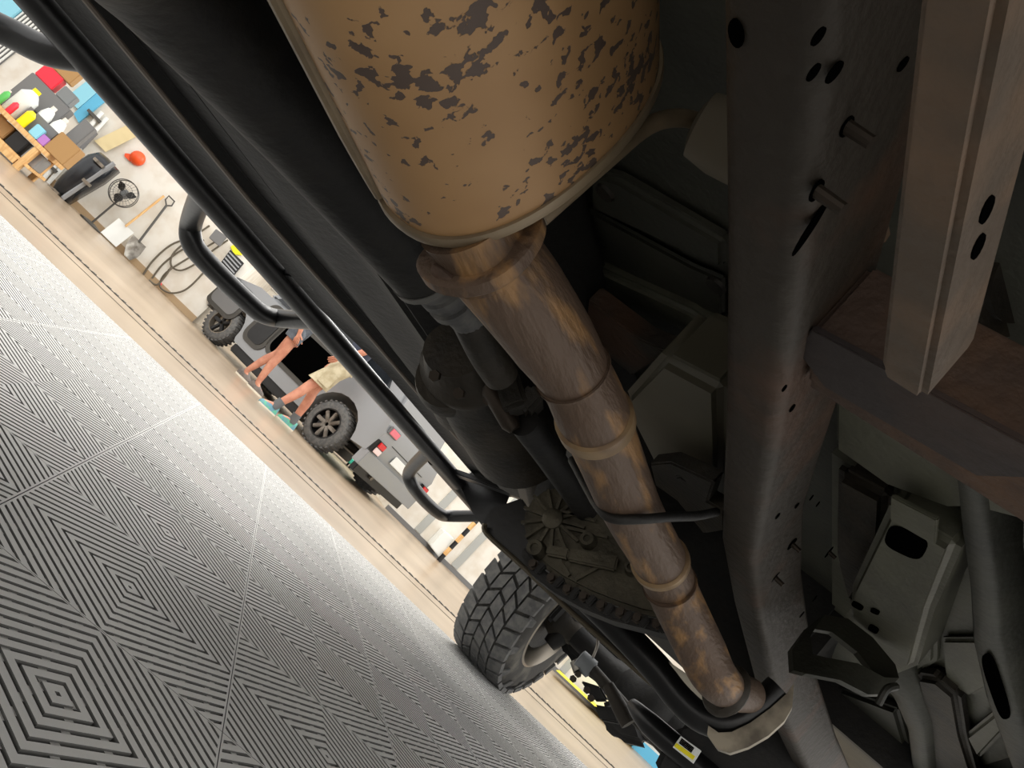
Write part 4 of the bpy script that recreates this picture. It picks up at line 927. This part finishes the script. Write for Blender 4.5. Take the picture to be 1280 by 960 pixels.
# ---- front axle, steering and the left front wheel
WC = V(-1.35, 3.96, .43); WR, WW = .43, .30
def wheel_part(name, mb, m, parent, **k): return obj(name, mb, m, parent, **k)
prof = [(-.5, .62), (-.52, .70), (-.53, .80), (-.50, .90), (-.44, .965), (-.36, .978), (0, .985), (.36, .978), (.44, .965), (.50, .90), (.53, .80), (.52, .70), (.5, .62)]
g = MB(); g.lathe(WC, XA, [(h_*WW, r_*WR) for h_, r_ in prof], 64, cap=False); tyre = part('tyre', g, M['rubber_side'], smooth=True, sharp=60)
# tread blocks: staggered shoulder lugs and centre blocks
def tread(x0, x1, th0, th1, sk, hgt=.018, cut=0):
    vs_ = []
    for r_ in (WR*.972, WR*.985+hgt):
        for (xx, tt) in ((x0, th0), (x1, th0+sk), (x1, th1+sk), (x0, th1)):
            rr = r_-.35*max(0, abs(xx)-.125) if abs(xx) > .125 else r_
            vs_.append(WC+V(xx, 0, 0)+V(0, math.cos(tt), math.sin(tt))*rr)
    return vs_, [(0, 1, 2, 3), (4, 5, 6, 7), (0, 1, 5, 4), (1, 2, 6, 5), (2, 3, 7, 6), (3, 0, 4, 7)]
NT = 30
for k in range(NT):
    t0 = 2*PI*k/NT; dt = 2*PI/NT
    for x0, x1, off, sk in [(-.158, -.088, 0, .06), (-.078, -.032, .4, -.09), (-.024, .024, .1, .05), (.032, .078, .6, .09), (.088, .158, .25, -.06)]:
        lo_ = t0+off*dt; g = MB(); g.add(*tread(x0, x1, lo_+.09*dt, lo_+.9*dt, sk))
        obj('tread_block', g, M['rubber'], tyre)
    for sx in (-1, 1):
        tt = t0+.3*dt; g = MB(); P = []
        for r_, wq in ((.955, .34), (.84, .22)):
            for s_ in (-1, 1): P.append((r_, tt+s_*wq*dt))
        vs_ = []
        for e in (0, .008):
            for r_, a in P: vs_.append(WC+V(sx*(WW*(.47 if r_ > .9 else .527)+e), WR*r_*math.cos(a), WR*r_*math.sin(a)))
        g.add(vs_, [(0, 1, 3, 2), (4, 5, 7, 6), (0, 1, 5, 4), (2, 3, 7, 6), (0, 2, 6, 4), (1, 3, 7, 5)])
        if k % 2 == 0: obj('side_lug', g, M['rubber'], tyre)
g = MB(); g.lathe(WC, XA, [(.15, .275), (.155, .262), (.12, .25), (-.02, .235), (-.10, .24), (-.15, .262), (-.155, .275), (-.14, .28), (.14, .28)], 48, cap=False); rim = part('wheel_rim', g, M['chrome'], smooth=True, sharp=50)
g = MB(); g.lathe(WC, XA, [(-.10, .24), (-.11, .10), (-.14, .08), (-.14, .001)], 40, cap=False); obj('rim_face', g, M['chrome'], rim, smooth=True)
for k in range(8):
    a = 2*PI*k/8; g = MB(); g.bar(WC+V(-.075, .07*math.cos(a), .07*math.sin(a)), WC+V(-.075, .236*math.cos(a), .236*math.sin(a)), .05, .04, up=XA); obj('spoke', g, M['black'], rim, bevel=.006)
g = MB(); g.lathe(WC, XA, [(.02, .17), (.04, .175), (.055, .17), (.06, .06)], 36); part('brake_disc', g, M['iron'], smooth=True, sharp=50)
g = MB(); g.lathe(WC+V(0, .03, .03), XA, [(.085, .05), (.085, .215), (.10, .22), (.10, .19), (.095, .05)], 36, cap=False); part('dust_shield', g, M['black_dull'], smooth=True, sharp=50)
g = MB(); g.lathe(WC, XA, [(.05, .07), (.10, .075), (.14, .09), (.18, .07), (.24, .055)], 24); kn = part('steering_knuckle', g, M['frame_dark'], smooth=True, sharp=60)
g = MB(); g.box(WC+V(.10, -.13, .06), (.10, .09, .2)); obj('brake_caliper', g, M['black_dull'], kn, bevel=.015)
g = MB(); g.tube([WC+V(.17, 0, .16), WC+V(.18, 0, 0), WC+V(.17, 0, -.12)], [.035, .06, .035], 14, 3); obj('ball_joint', g, M['black_dull'], kn, smooth=True)
xr = 2*XC-WC.x
g = MB(); g.tube([WC+V(.2, 0, 0), V(XC-.25, WC.y, WC.z), V(XC-.1, WC.y, WC.z), V(XC+.05, WC.y, WC.z), V(XC+.3, WC.y, WC.z), V(xr-.2, WC.y, WC.z)], [.05, .055, .11, .13, .07, .05], 24, 5); axle = part('front_axle', g, M['black_dull'], smooth=True)
g = MB(); g.lathe(V(XC-.02, WC.y-.06, WC.z), V(0, -1, 0), [(0, .155), (.03, .15), (.09, .11), (.12, .06), (.13, .001)], 28); obj('differential_cover', g, M['black_dull'], axle, smooth=True)
g = MB(); g.tube([ony(u, v, 3.45) for u, v in [(733, 828), (748, 845), (790, 893), (838, 945), (880, 992)]], .024, 16, 3); tr_ = part('tie_rod', g, M['frame_dark'], smooth=True)
ym = 3.45; c0 = ony(733, 832, ym)
g = MB(); g.lathe(c0-V(.045, 0, 0), V(1, .2, .05), [(0, .03), (.004, .04), (.07, .04), (.075, .03)], 20); obj('bushing', g, M['grey_plastic'], tr_, smooth=True)
g = MB(); g.tube([ony(718, 826, ym), ony(724, 838, ym)], [.02, .026], 12); obj('ball_end', g, M['steel'], tr_, smooth=True)
g = MB(); g.tube([ony(741, 822, ym), ony(747, 805, ym), ony(746, 790, ym)], .006, 8, 4); obj('brake_hose', g, M['steel'], tr_, smooth=True)
for px in ([(725, 850), (750, 858), (760, 876), (742, 876)], [(742, 880), (768, 885), (775, 905), (750, 900)]):
    g = slaby(px, 3.5, .04); part('steering_bracket', g, M['black_dull'], bevel=.008)
for (u, v) in [(722, 842), (716, 848), (733, 862), (738, 872)]:
    g = MB(); g.lathe(ony(u, v, 3.45), V(.5, -1, 0), [(0, .014), (.02, .014)], 6); part('bolt', g, M['bolt'])
g = slaby([(745, 880), (768, 872), (800, 900), (812, 935), (770, 925), (750, 905)], 3.72, .12); part('spring_perch', g, M['black_dull'], bevel=.03, seg=3)
g = MB(); g.tube([ony(u, v, 3.3) for u, v in [(760, 856), (775, 885), (786, 905)]], [.022, .03, .03], 12, 3); part('shock_end', g, M['frame'], smooth=True)
g = slaby([(815, 960), (830, 930), (850, 905), (885, 895), (920, 880), (960, 850), (1010, 880), (1030, 1000), (830, 1010)], 3.0, .15); part('engine_cradle', g, M['black_dull'], bevel=.02)
g = slaby([(690, 780), (730, 772), (800, 812), (850, 862), (872, 905), (838, 930), (800, 915), (765, 880), (742, 850), (705, 822)], 3.98, .10); part('axle_bracket', g, M['black_dull'], bevel=.04, seg=3)
# damper with its yellow and white sticker
d0 = ony(812, 905, 2.95); d1 = ony(905, 985, 2.95)
g = MB(); g.tube([ony(790, 880, 3.0), d0, ony(858, 945, 2.95), d1], [.02, .038, .04, .04], 20, 3); dmp = part('steering_damper', g, M['black'], smooth=True)
yl = 2.86
g = slaby([(841, 934), (851, 920), (876, 938), (866, 954)], yl, .03); lab = obj('warning_label', g, M['clear'], dmp); lab['label'] = 'white and yellow printed label'
def on_label(px, name, m):
    g = MB(); g.prism([ony(u, v, yl-.0008) for u, v in px], YA*-.001); return obj(name, g, m, dmp)
on_label([(842.5, 933), (845.5, 928.5), (869, 945.5), (866, 950)], 'label_band', M['yellow'])
for k in range(4):
    t = k*.2; on_label([(850+22*.06-t*5, 924+t*8), (851+22*.06-t*5, 922.6+t*8), (868-t*5, 935+t*8), (867-t*5, 936.4+t*8)], 'label_print', M['hole'])
